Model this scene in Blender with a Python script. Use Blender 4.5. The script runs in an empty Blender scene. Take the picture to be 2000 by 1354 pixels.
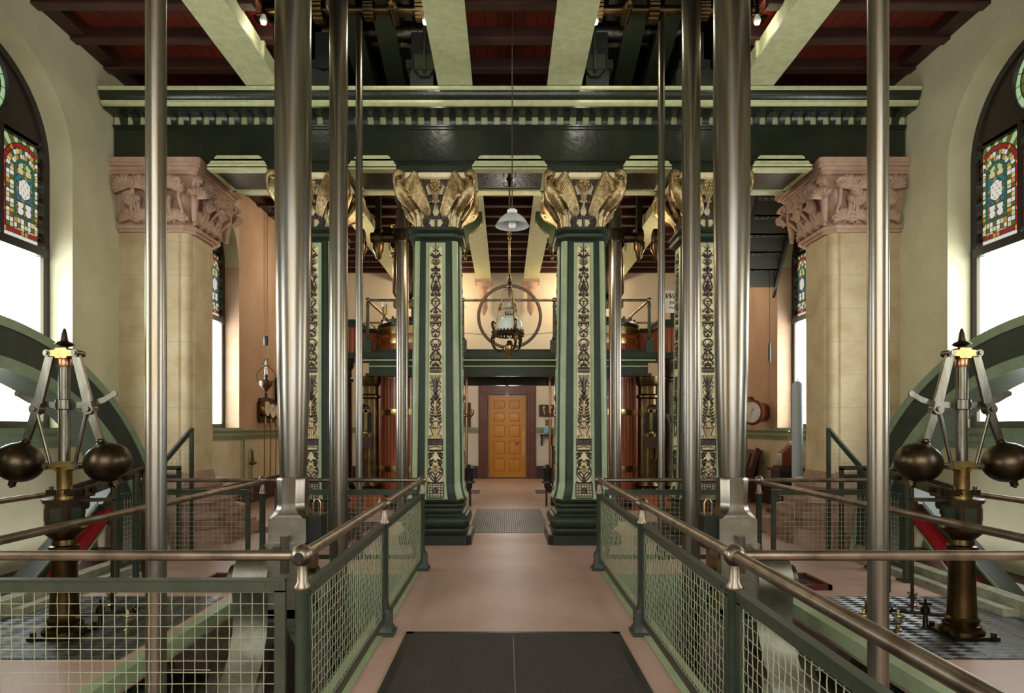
import bpy, bmesh, math, random
from mathutils import Vector, Matrix
random.seed(7)
PI = math.pi
S = bpy.context.scene
C = S.collection
sin, cos = math.sin, math.cos

# ------------------------------------------------------------------ camera, world, light, exposure
cam_d = bpy.data.cameras.new('camera'); cam = bpy.data.objects.new('camera', cam_d); C.objects.link(cam)
cam.location = (-.06, 0, 1.6); cam.rotation_euler = (PI/2, 0, 0)
cam_d.sensor_width = 36; cam_d.lens = 36*1250/2000
cam_d.shift_x = (1000-987)/2000; cam_d.shift_y = (836-677)/2000
cam_d.clip_start = .05; cam_d.clip_end = 200
S.camera = cam
S.view_settings.view_transform = 'Standard'; S.view_settings.look = 'None'
S.view_settings.exposure = .63; S.view_settings.gamma = 1.0
W = bpy.data.worlds.new('sky'); S.world = W; W.use_nodes = True
W.node_tree.nodes['Background'].inputs[0].default_value = (.98, 1, .98, 1)
W.node_tree.nodes['Background'].inputs[1].default_value = 8

WIN_Y = (1.88, 6.94, 12.0)      # the three arched windows of each side wall
def area(name, loc, rot, sx, sy, power, col):
    l = bpy.data.lights.new(name, 'AREA'); l.shape = 'RECTANGLE'; l.size = sx; l.size_y = sy
    l.energy = power; l.color = col
    o = bpy.data.objects.new(name, l); C.objects.link(o); o.location = loc; o.rotation_euler = rot
    return o
for y in WIN_Y:
    for s in (-1, 1):           # portals guide the sky's light through each window
        area('window_portal', (s*6.05, y, 3.8), (0, s*PI/2, 0), 4.6, 2.4, 1, (1, 1, 1)).data.cycles.is_portal = True
area('window_portal', (0, -2.95, 3.3), (PI/2, 0, 0), 7.4, 5.2, 1, (1, 1, 1)).data.cycles.is_portal = True
def lamp(name, loc, power, col, r=.08):
    l = bpy.data.lights.new(name, 'POINT'); l.energy = power; l.color = col; l.shadow_soft_size = r
    o = bpy.data.objects.new(name, l); C.objects.link(o); o.location = loc
    return o
for s in (-1, 1):
    lamp('wall_lamp_light', (s*2.1, 19.2, 5.7), 75, (1, .78, .48), .15)
    lamp('wall_lamp_light', (s*3.9, 14.6, 5.3), 32, (1, .78, .52), .15)
    lamp('beam_lamp_light', (s*.95, 10.6, 4.6), 35, (1, .78, .5), .1)
lamp('passage_lamp_light', (0, 17.2, 2.5), 40, (1, .97, .92), .3)
for s in (-1, 1):
    for x in (1.02, 2.97): lamp('bulb_light', (s*x, 7.7, 6.42), (12 if x < 2 else 2.5), (1, .93, .8), .06)  # fill added at the unlit bulbs to lighten girders and upper walls

# ------------------------------------------------------------------ materials
def lin(h):
    h = h.lstrip('#'); v = [int(h[i:i+2], 16)/255 for i in (0, 2, 4)]
    return tuple(((c+.055)/1.055)**2.4 if c > .04045 else c/12.92 for c in v)+(1,)
MATS = {}
def mat(name, col, rough=.5, metal=0, col2=None, scale=6, bump=0, bscale=40, amt=.5, stretch=None, spec=.5, coat=0):
    """plain surface with optional wear colour mixed in by noise and noise bump"""
    m = bpy.data.materials.new(name); m.use_nodes = True; MATS[name] = m
    nt = m.node_tree; n = nt.nodes; L = nt.links; p = n['Principled BSDF']
    p.inputs['Base Color'].default_value = lin(col); p.inputs['Roughness'].default_value = rough
    p.inputs['Metallic'].default_value = metal; p.inputs['Specular IOR Level'].default_value = spec
    if coat: p.inputs['Coat Weight'].default_value = coat; p.inputs['Coat Roughness'].default_value = .12
    tc = n.new('ShaderNodeTexCoord'); mp = n.new('ShaderNodeMapping'); L.new(tc.outputs['Object'], mp.inputs[0])
    if stretch: mp.inputs['Scale'].default_value = stretch
    if col2:
        no = n.new('ShaderNodeTexNoise'); no.inputs['Scale'].default_value = scale; no.inputs['Detail'].default_value = 6
        no.inputs['Roughness'].default_value = .65
        L.new(mp.outputs[0], no.inputs['Vector'])
        r = n.new('ShaderNodeValToRGB'); L.new(no.outputs['Fac'], r.inputs[0])
        r.color_ramp.elements[0].position = .5-.25*amt; r.color_ramp.elements[1].position = .5+.3*amt
        r.color_ramp.elements[0].color = lin(col); r.color_ramp.elements[1].color = lin(col2)
        L.new(r.outputs[0], p.inputs['Base Color'])
    if bump:
        nb = n.new('ShaderNodeTexNoise'); nb.inputs['Scale'].default_value = bscale; nb.inputs['Detail'].default_value = 4
        L.new(tc.outputs['Object'], nb.inputs['Vector'])
        b = n.new('ShaderNodeBump'); b.inputs['Strength'].default_value = bump; b.inputs['Distance'].default_value = .02
        L.new(nb.outputs['Fac'], b.inputs['Height']); L.new(b.outputs[0], p.inputs['Normal'])
    return m
def grooved(m, axis, pitch, depth=.6, dark=.35, width=.07, second=None):
    """adds board or block joints to a material: dark lines every pitch metres along axis"""
    nt = m.node_tree; n = nt.nodes; L = nt.links; p = n['Principled BSDF']
    tc = n.new('ShaderNodeTexCoord'); sx = n.new('ShaderNodeSeparateXYZ'); L.new(tc.outputs['Object'], sx.inputs[0])
    def line(ax, pit, w):
        d = n.new('ShaderNodeMath'); d.operation = 'DIVIDE'; L.new(sx.outputs[ax], d.inputs[0]); d.inputs[1].default_value = pit
        f = n.new('ShaderNodeMath'); f.operation = 'FRACT'; L.new(d.outputs[0], f.inputs[0])
        c = n.new('ShaderNodeMath'); c.operation = 'LESS_THAN'; L.new(f.outputs[0], c.inputs[0]); c.inputs[1].default_value = w
        return c.outputs[0]
    o = line(axis, pitch, width)
    if second:
        o2 = line(*second); mx = n.new('ShaderNodeMath'); mx.operation = 'MAXIMUM'; L.new(o, mx.inputs[0]); L.new(o2, mx.inputs[1]); o = mx.outputs[0]
    src = p.inputs['Base Color'].links[0].from_socket if p.inputs['Base Color'].is_linked else None
    mix = n.new('ShaderNodeMix'); mix.data_type = 'RGBA'; L.new(o, mix.inputs[0])
    base = p.inputs['Base Color'].default_value[:]
    if src: L.new(src, mix.inputs[6])
    else: mix.inputs[6].default_value = base
    mix.inputs[7].default_value = (base[0]*dark, base[1]*dark, base[2]*dark, 1)
    L.new(mix.outputs[2], p.inputs['Base Color'])
    inv = n.new('ShaderNodeMath'); inv.operation = 'SUBTRACT'; inv.inputs[0].default_value = 1; L.new(o, inv.inputs[1])
    b = n.new('ShaderNodeBump'); b.inputs['Strength'].default_value = depth; b.inputs['Distance'].default_value = .02
    L.new(inv.outputs[0], b.inputs['Height'])
    if p.inputs['Normal'].is_linked: L.new(p.inputs['Normal'].links[0].from_socket, b.inputs['Normal'])
    L.new(b.outputs[0], p.inputs['Normal'])
    return m
def glass(name, col, gloss=.08, rough=.05, diffuse=None):
    m = bpy.data.materials.new(name); m.use_nodes = True; MATS[name] = m
    nt = m.node_tree; n = nt.nodes; L = nt.links; n.clear()
    o = n.new('ShaderNodeOutputMaterial'); t = n.new('ShaderNodeBsdfTransparent'); t.inputs[0].default_value = col
    g = n.new('ShaderNodeBsdfGlossy'); g.inputs['Roughness'].default_value = rough
    mx = n.new('ShaderNodeMixShader'); mx.inputs[0].default_value = gloss
    last = t.outputs[0]
    if diffuse:
        d = n.new('ShaderNodeBsdfDiffuse'); d.inputs[0].default_value = lin(diffuse[0])
        m2 = n.new('ShaderNodeMixShader'); m2.inputs[0].default_value = diffuse[1]
        L.new(last, m2.inputs[1]); L.new(d.outputs[0], m2.inputs[2]); last = m2.outputs[0]
    L.new(last, mx.inputs[1]); L.new(g.outputs[0], mx.inputs[2]); L.new(mx.outputs[0], o.inputs[0])
    return m
dk_green = mat('dark_green_paint', '#1d271a', .42, col2='#27311f', scale=5, bump=.1, bscale=25, spec=.35)
bk_green = mat('black_green_paint', '#1f241a', .28, col2='#2a2e22', scale=3, bump=.2, bscale=14)
lt_green = mat('pale_green_paint', '#a6b48f', .4, col2='#95a37c', scale=4, bump=.1)
girder_m = mat('girder_paint', '#cdcea4', .5, col2='#b9bb8a', scale=9, bump=.15, bscale=60)
md_green = mat('olive_green_paint', '#31372a', .42, col2='#3e4434', scale=6, bump=.08)
post_green = mat('railing_green_paint', '#2a3226', .38, col2='#363f31', scale=8)
sage = mat('sage_paint', '#8c9a7c', .42, col2='#7d8b6e', scale=5)
wheel_gr = mat('flywheel_green_paint', '#343c33', .4, col2='#2b312b', scale=4)
wheel_in = mat('flywheel_grey_paint', '#6f7772', .38, col2='#5d6560', scale=7, stretch=(1, 4, 4))
red_p = mat('red_paint', '#a3121f', .3)
plaster = mat('wall_plaster', '#cfc8a8', .75, col2='#c2ba98', scale=1.5, bump=.25, bscale=6)
plaster_r = mat('rear_wall_plaster', '#dcd4c2', .75, col2='#d2c8b2', scale=1.0, bump=.15, bscale=5)
reveal_m = mat('window_reveal_plaster', '#dbd6bc', .7)
stone = mat('sandstone', '#c9b796', .8, col2='#b59d78', scale=2.2, bump=.2, bscale=30); grooved(stone, 2, .47, .5, .7, .018)
pink_b = mat('worn_pink_stone', '#a78472', .8, col2='#8f6b5b', scale=4, bump=.3, bscale=30)
plaster_s = mat('tan_rear_plaster', '#cdb096', .75, col2='#bf9b7e', scale=.9, bump=.15, bscale=5)  # tan holds the rear lamps' warmth along with a likely paint difference
band = mat('bright_brass_band', '#d3b878', .3, 1)
pink = mat('pink_sandstone', '#bd9c88', .8, col2='#a98673', scale=5, bump=.2, bscale=40)
steel = mat('polished_steel', '#97989a', .29, 1, col2='#7c6438', scale=2.0, stretch=(8, 8, .4), amt=1.0, bump=.015, bscale=60)
steel_d = mat('worn_steel', '#7d7970', .34, 1, col2='#5f5648', scale=3, stretch=(6, 6, 1))
steel_b = mat('bright_steel', '#b0aea6', .34, 1, col2='#8c897c', scale=4, bump=.03)
rail_m = mat('handrail_metal', '#a29384', .36, 1, col2='#77675a', scale=6)
bronze = mat('dark_bronze', '#40372e', .34, 1, col2='#574a38', scale=4)
brass = mat('brass', '#a38a5a', .32, 1, col2='#856d42', scale=5)
brass_d = mat('aged_brass', '#665136', .32, 1, col2='#473924', scale=5)
copper = mat('copper_pipe', '#b08060', .3, 1)
gold = mat('gilding', '#cfb88c', .36, .9, col2='#94764c', scale=22, bump=.35, bscale=70)
leafm = mat('pewter_leaf', '#4d423c', .4, .5, col2='#5e5148', scale=20)
orn = mat('ornament_bronze', '#3a322b', .4, .4, col2='#4d4236', scale=18)
cream = mat('cream_panel', '#f2e4c0', .55, col2='#dfcb9c', scale=9)
black = mat('black_paint', '#191a1a', .35)
wood = mat('mahogany_lagging', '#b0603e', .34, col2='#8a442a', scale=3, stretch=(8, 8, .6))
door_fr = mat('door_frame_stain', '#6a3a28', .42, col2='#54291b', scale=4)
lamp_on = bpy.data.materials.new('lit_lamp'); lamp_on.use_nodes = True
lamp_on.node_tree.nodes['Principled BSDF'].inputs['Emission Color'].default_value = (1, .85, .6, 1); lamp_on.node_tree.nodes['Principled BSDF'].inputs['Emission Strength'].default_value = 6
wood_d = mat('dark_mahogany', '#42221a', .45, col2='#32170f', scale=4)
door_m = mat('golden_oak', '#cb8a22', .42, col2='#b37418', scale=3, stretch=(6, 6, .7), amt=1)
boards = mat('ceiling_boards', '#6c220f', .5, col2='#521a0b', scale=2); grooved(boards, 0, .16, .5, .15, .08)
joist_e = mat('joist_soffit_stain', '#4d3028', .5, col2='#3a221c', scale=3)
joist_m = mat('joist_stain', '#3a1a13', .55, col2='#2a110c', scale=2)
dark_w = mat('window_woodwork', '#2e231d', .45); grooved(dark_w, 1, .11, .4, .6, .06)
frame_w = mat('window_frame_paint', '#2b2320', .4)
floor_m = mat('floor_linoleum', '#d8b5a5', .42, col2='#a88372', scale=1.3, amt=1.5, bump=.05, bscale=9)
floor_r = mat('rear_floor', '#b39a8c', .4, col2='#987d70', scale=3, stretch=(1, 3, 1))
mat_m = mat('rubber_mat', '#242221', .6, col2='#4d4540', scale=110, bump=.4, bscale=160)
concrete = mat('pit_wall_render', '#b0a498', .8, col2='#8d8378', scale=3)
kerb = mat('pale_kerb', '#a3a189', .7, col2='#7d7b66', scale=8)
white_e = mat('white_enamel', '#e9e7de', .25)
opal = mat('opal_glass', '#eef0ea', .15, spec=.6)
dial_m = mat('dial_face', '#e4e0d0', .3)
purple = mat('plum_leather', '#5b2a33', .4)
slate = mat('slate_board', '#3f5a52', .4)
rope_m = mat('pale_rope', '#d8c9b4', .8)
wire_m = mat('pale_wire', '#a0a486', .45, .2)
grey_b = mat('dark_iron', '#3c3d3a', .45, .3, col2='#4c4d49', scale=4, bump=.15)
iron = mat('machined_iron', '#4d4f4c', .38, .5, col2='#3d3f3c', scale=4)
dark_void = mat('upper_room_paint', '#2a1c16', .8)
banner_m = mat('pale_blue_vinyl', '#b4c4d4', .4)
notice = mat('notice_card', '#e8ddd2', .6)
ink = mat('printed_ink', '#3a3030', .6)
blue = mat('blue_card', '#7fb4cf', .5)
clear_pane = glass('clear_pane', (.9, .92, .92, 1), .05)
lamp_glass = glass('lamp_glass', (.9, .9, .88, 1), .12, diffuse=('#e6e6e0', .12))
oil_m = mat('dark_oil', '#1a140c', .15)
bowl_m = mat('translucent_shade', '#e6e6ea', .12, spec=.6)
bowl_m.node_tree.nodes['Principled BSDF'].inputs['Transmission Weight'].default_value = .25

def tread(name, k, metal, col, col2, rough, kx=1.0):
    """chequered iron plate: raised lozenges in staggered rows"""
    m = mat(name, col, rough, metal); nt = m.node_tree; n = nt.nodes; L = nt.links; p = n['Principled BSDF']
    tc = n.new('ShaderNodeTexCoord'); mp = n.new('ShaderNodeMapping'); mp.inputs['Scale'].default_value = (k*kx, k, k); L.new(tc.outputs['Object'], mp.inputs[0])
    m2 = n.new('ShaderNodeMapping'); m2.inputs['Rotation'].default_value = (0, 0, PI/4); L.new(mp.outputs[0], m2.inputs[0])
    ch = n.new('ShaderNodeTexChecker'); ch.inputs['Scale'].default_value = 1; L.new(m2.outputs[0], ch.inputs[0])
    w = n.new('ShaderNodeTexWave'); w.inputs['Scale'].default_value = 2.2; L.new(m2.outputs[0], w.inputs[0])
    mu = n.new('ShaderNodeMath'); mu.operation = 'MULTIPLY'; L.new(ch.outputs['Fac'], mu.inputs[0]); L.new(w.outputs['Fac'], mu.inputs[1])
    mx = n.new('ShaderNodeMix'); mx.data_type = 'RGBA'; L.new(ch.outputs['Fac'], mx.inputs[0]); mx.inputs[6].default_value = lin(col); mx.inputs[7].default_value = lin(col2)
    L.new(mx.outputs[2], p.inputs['Base Color'])
    b = n.new('ShaderNodeBump'); b.inputs['Strength'].default_value = .7; b.inputs['Distance'].default_value = .004
    L.new(mu.outputs[0], b.inputs['Height']); L.new(b.outputs[0], p.inputs['Normal'])
    return m
tread_m = tread('tread_plate', 20, .75, '#505154', '#8c8e92', .28, .45)
grate_m = tread('floor_grating', 40, .5, '#7f7c75', '#56534e', .45)

# ------------------------------------------------------------------ mesh helpers
WL = {}
class MB:
    def __init__(s): s.v = []; s.f = []; s.m = []; s.cur = 0; s.M = None
    def add(s, v, f):
        b = len(s.v)
        if s.M is not None: v = [tuple(s.M @ Vector(p)) for p in v]
        s.v += [tuple(p) for p in v]; s.f += [tuple(i+b for i in q) for q in f]; s.m += [s.cur]*len(f)
        return s
    def box(s, x0, x1, y0, y1, z0, z1):
        x0, x1 = min(x0, x1), max(x0, x1)
        return s.add([(x, y, z) for z in (z0, z1) for y in (y0, y1) for x in (x0, x1)],
                     [(0, 2, 3, 1), (4, 5, 7, 6), (0, 1, 5, 4), (2, 6, 7, 3), (0, 4, 6, 2), (1, 3, 7, 5)])
    def loft(s, rings, cap=True, close=True):
        n = len(rings[0]); v = [p for r in rings for p in r]; f = []
        for i in range(len(rings)-1):
            for j in range(n if close else n-1):
                k = (j+1) % n; f.append((i*n+j, i*n+k, (i+1)*n+k, (i+1)*n+j))
        if cap: f += [tuple(range(n-1, -1, -1)), tuple(range((len(rings)-1)*n, len(rings)*n))]
        return s.add(v, f)
    def tube(s, pts, r, n=8, cap=True, flat=1, up=None):
        pts = [Vector(p) for p in pts]; rr = r if isinstance(r, (list, tuple)) else [r]*len(pts)
        rings = []; prev = None
        for i, p in enumerate(pts):
            d = (pts[min(i+1, len(pts)-1)]-pts[max(i-1, 0)])
            d = d.normalized() if d.length > 1e-9 else Vector((0, 0, 1))
            if up is not None: a = Vector(up)
            elif prev is not None: a = prev
            else: a = Vector((0, 0, 1)) if abs(d.z) < .9 else Vector((1, 0, 0))
            a = (a-d*a.dot(d)); a = a.normalized() if a.length > 1e-6 else d.orthogonal().normalized()
            b = d.cross(a); prev = a
            rings.append([p+a*(rr[i]*flat*cos(2*PI*k/n))+b*(rr[i]*sin(2*PI*k/n)) for k in range(n)])
        return s.loft(rings, cap)
    def cyl(s, p0, p1, r0, r1=None, n=16): return s.tube([p0, p1], [r0, r0 if r1 is None else r1], n)
    def lathe(s, prof, o=(0, 0, 0), n=24, axis='z', ph=0):
        o = Vector(o); rings = []
        for r, h in prof:
            ring = []
            for k in range(n):
                a = 2*PI*k/n+ph; c, d = r*cos(a), r*sin(a)
                ring.append(o+Vector({'z': (c, d, h), 'x': (h, c, d), 'y': (c, h, d)}[axis]))
            rings.append(ring)
        return s.loft(rings)
    def sphere(s, c, r, n=20, sc=(1, 1, 1)):
        return s.add(*_sph(c, r, n, sc))
    def torus(s, c, R, r, axis='z', n=48, m=10, flat=1):
        c = Vector(c); rings = []
        for i in range(n):
            a = 2*PI*i/n; ring = []
            for j in range(m):
                b = 2*PI*j/m; q = R+r*cos(b); h = r*flat*sin(b)
                ring.append(c+Vector({'z': (q*cos(a), q*sin(a), h), 'x': (h, q*cos(a), q*sin(a)), 'y': (q*cos(a), h, q*sin(a))}[axis]))
            rings.append(ring)
        rings.append(rings[0]); return s.loft(rings, cap=False)
    def prism(s, poly, axis, a, b):
        def P(q, h): return {'x': (h, q[0], q[1]), 'y': (q[0], h, q[1]), 'z': (q[0], q[1], h)}[axis]
        n = len(poly); v = [P(q, a) for q in poly]+[P(q, b) for q in poly]
        return s.add(v, [tuple(range(n)), tuple(range(2*n-1, n-1, -1))]+[(i, (i+1) % n, n+(i+1) % n, n+i) for i in range(n)])
    def ring(s, prof_o, prof_i, axis, a, b):
        n = len(prof_o)
        def P(q, h): return {'x': (h, q[0], q[1]), 'y': (q[0], h, q[1]), 'z': (q[0], q[1], h)}[axis]
        rings = [[P(q, a) for q in prof_o], [P(q, b) for q in prof_o], [P(q, b) for q in prof_i], [P(q, a) for q in prof_i], [P(q, a) for q in prof_o]]
        return s.loft(rings, cap=False)
    def obj(s, name, m, parent=None, sharp=38, label=None, recalc=True, origin=None):
        ms = m if isinstance(m, (list, tuple)) else [m]
        if parent is not None: o0 = WL[parent]
        elif origin is not None: o0 = Vector(origin)
        else:
            xs, ys, zs = zip(*s.v); o0 = Vector(((min(xs)+max(xs))/2, (min(ys)+max(ys))/2, min(zs)))
        me = bpy.data.meshes.new(name)
        me.from_pydata([(p[0]-o0[0], p[1]-o0[1], p[2]-o0[2]) for p in s.v], [], s.f)
        if recalc:
            bm = bmesh.new(); bm.from_mesh(me)
            bmesh.ops.recalc_face_normals(bm, faces=bm.faces); bm.to_mesh(me); bm.free()
        for q in ms: me.materials.append(q)
        if len(ms) > 1: me.polygons.foreach_set('material_index', s.m)
        me.shade_smooth(); me.set_sharp_from_angle(angle=math.radians(sharp))
        o = bpy.data.objects.new(name, me); C.objects.link(o); WL[o] = o0.copy()
        if parent is not None: o.parent = parent
        else: o.location = o0
        if label: o['label'] = label
        return o
def _sph(c, r, n, sc):
    m = max(6, n//2); v = [(c[0], c[1], c[2]+r*sc[2])]; f = []
    for i in range(1, m):
        t = PI*i/m
        for k in range(n):
            a = 2*PI*k/n; v.append((c[0]+r*sc[0]*sin(t)*cos(a), c[1]+r*sc[1]*sin(t)*sin(a), c[2]+r*sc[2]*cos(t)))
    v.append((c[0], c[1], c[2]-r*sc[2]))
    for k in range(n):
        f.append((0, 1+k, 1+(k+1) % n)); e = len(v)-1; b = 1+(m-2)*n; f.append((e, b+(k+1) % n, b+k))
    for i in range(m-2):
        for k in range(n):
            a = 1+i*n; f.append((a+k, a+n+k, a+n+(k+1) % n, a+(k+1) % n))
    return v, f
def catmull(pts, rad=None, k=4):
    """smooth a polyline (and its radii) through its points"""
    P = [Vector(p) for p in pts]; n = len(P); out = []; ro = []
    for i in range(n-1):
        a, b, c, d = P[max(i-1, 0)], P[i], P[i+1], P[min(i+2, n-1)]
        for j in range(k):
            t = j/k; out.append(.5*((2*b)+(c-a)*t+(2*a-5*b+4*c-d)*t*t+(3*b-a-3*c+d)*t**3))
            if isinstance(rad, (list, tuple)): ro.append(rad[i]+(rad[i+1]-rad[i])*t)
    out.append(P[-1])
    if isinstance(rad, (list, tuple)): return out, ro+[rad[-1]]
    return out, rad
def thing(name, label, cat, loc, group=None, kind=None):
    o = bpy.data.objects.new(name, None); C.objects.link(o); o.location = loc; WL[o] = Vector(loc)
    o.empty_display_size = .1
    return tag(o, label, cat, group, kind)
def tag(o, label, cat, group=None, kind=None):
    o['label'] = label; o['category'] = cat
    if group: o['group'] = group
    if kind: o['kind'] = kind
    return o
def struct(o, label=None, cat=None):
    o['kind'] = 'structure'
    if label: o['label'] = label
    if cat: o['category'] = cat
    return o
def copy_tree(o, parent=None):
    c = o.copy(); C.objects.link(c); WL[c] = WL.get(o, Vector()).copy()
    if parent is not None: c.parent = parent
    for ch in list(o.children): copy_tree(ch, c)
    return c
def put(o, loc, rz=0, label=None):
    o.location = loc; o.rotation_euler = (0, 0, rz); WL[o] = Vector(loc)
    if label: o['label'] = label
    return o
def B(*a): return MB().box(*a)
def side(s): return 'left' if s < 0 else 'right'
def arc(cx, cz, r, a0, a1, n=16): return [(cx+r*cos(a0+(a1-a0)*i/n), cz+r*sin(a0+(a1-a0)*i/n)) for i in range(n+1)]
# ------------------------------------------------------------------ the setting: floor, walls, windows, ceiling
WX = 5.53; YB = 20.2; ZC = 6.64; YF = -2.6
def S1(name, mb, m, label, cat, parent=None, **k):
    o = mb.obj(name, m, parent, **k)
    return struct(o, label, cat) if parent is None else o
PIT0, PIT1 = 2.96, 7.15          # the two engine pits, |x| from 1.05 to 2.62
b = MB()
b.box(-1.05, 1.05, YF, PIT1, -.2, 0); b.box(-4.42, 4.42, PIT1, 8.75, -.2, 0); b.box(-WX, WX, 8.75, 10.9, -.2, 0)
for s in (-1, 1): b.box(s*1.05, s*WX, YF, PIT0, -.2, 0); b.box(s*2.66, s*4.42, PIT0, PIT1, -.2, 0)
S1('floor', b, floor_m, 'pink linoleum floor of the walkway and engine platforms', 'floor')
S1('floor', B(-WX, WX, 10.9, YB+.5, -.2, 0), floor_r, 'worn brownish floor leading to the oak door at the back', 'floor')
for s in (-1, 1):
    d = side(s)
    # pit: bottom, walls, rear girder with ledges, kerbs
    b = B(s*1.05, s*5.5, PIT0, 8.9, -4.3, -4.2); b.box(s*1.0, s*1.06, PIT0, PIT1, -4.2, -.2)
    b.box(s*1.05, s*5.5, PIT0-.1, PIT0, -4.2, -.2); b.box(s*1.05, s*4.3, PIT1, PIT1+.15, -4.2, -.42); b.box(s*4.3, s*5.5, 8.85, 9, -4.2, -.2)
    S1('wall_pit_'+d, b, concrete, 'rendered wall of the pit below the %s engine' % d, 'wall')
    b = B(s*1.05, s*2.66, PIT1-.06, PIT1+.1, -.36, -.03); b.box(s*1.05, s*2.66, PIT1-.02, PIT1+.1, -.62, -.36)
    b.box(s*1.05, s*2.66, PIT1-.08, PIT1+.1, -.66, -.62)
    S1('trim_1' if s < 0 else 'trim_2', b, sage, 'pale green girder across the rear edge of the %s pit' % d, 'girder')
    b = B(s*2.56, s*2.66, PIT0, PIT1, -.11, .002); pass
    S1('trim_3' if s < 0 else 'trim_4', b, lt_green, 'pale green edge girder of the %s engine platform' % d, 'girder')
    S1('trim_5' if s < 0 else 'trim_6', B(s*1.0, s*1.16, PIT0, PIT1-.06, -.12, .012), lt_green, 'pale green kerb strip under the %s walkway railing' % d, 'kerb')
    # kerb along the flywheel slot
    b = B(s*4.28, s*4.42, PIT0, 8.0, 0, .14); b.box(s*4.14, s*4.28, 5.4, 8.0, 0, .07)
    S1('trim_7' if s < 0 else 'trim_8', b, kerb, 'weathered stone kerb along the slot of the %s flywheel' % d, 'kerb')
    b = B(s*5.22, s*WX, YF, 8.6, -4.2, 0)
    b.box(s*4.42, s*5.22, 8.75, 8.9, -.2, 0)
    S1('wall_slot_'+d, b, wood_d, 'dark ledge between the %s flywheel and the outer wall' % d, 'wall')
# ---- side walls with arched openings
R = 1.15; ZS = 4.9; ZSILL = 1.58
for s in (-1, 1):
    d = side(s)
    x0, x1 = s*WX, s*(WX+.42)
    b = MB(); edges = [YF]+[e for y in WIN_Y for e in (y-R, y+R)]+[YB+.5]
    b.box(x0, x1, YF, YB+.5, -4.2, ZSILL)
    for i in range(0, len(edges), 2):
        b.cur = 1 if i == len(edges)-2 else 0
        b.box(x0, x1, edges[i], edges[i+1], ZSILL, 10)
    b.cur = 0
    for y in WIN_Y:
        a = arc(y, ZS, R, 0, PI, 24)
        b.prism(a+[(y-R, 10), (y+R, 10)], 'x', x0, x1)
    S1('wall_'+d, b, [plaster, plaster_s], 'cream plastered %s side wall with tall arched windows' % d, 'wall')
S1('wall_front', B(-WX, WX, YF-.3, YF, -.2, 1.3).box(-WX, -3.5, YF-.3, YF, 1.3, 10).box(3.5, WX, YF-.3, YF, 1.3, 10).box(-3.5, 3.5, YF-.3, YF, 5.7, 10), plaster,
   'cream plastered wall behind the viewer', 'wall')
b = B(-3.5, 3.5, YF-.2, YF-.14, 1.3, 1.36).box(-3.5, 3.5, YF-.2, YF-.14, 5.64, 5.7)
for x in (-3.45, -1.15, 1.15, 3.45): b.box(x-.05, x+.05, YF-.2, YF-.14, 1.36, 5.64)
w7 = S1('window_7', b, frame_w, 'wide window in the wall behind the viewer', 'window')  # unseen opening added and sized to give fill light from the front
B(-3.4, 3.4, YF-.18, YF-.175, 1.36, 5.64).obj('window_pane', glass('frosted_pane', (.66, .66, .64, 1), .03), w7)  # added pane that only weakens the sky through the fill opening
b = B(-WX, -.72, YB, YB+.5, 0, 10); b.box(.72, WX, YB, YB+.5, 0, 10); b.box(-.72, .72, YB, YB+.5, 2.78, 10)
b.box(-.72, .72, YB+.3, YB+.5, 0, 2.78)
S1('wall_back', b, plaster_r, 'warm cream back wall around the oak door', 'wall')
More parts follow.
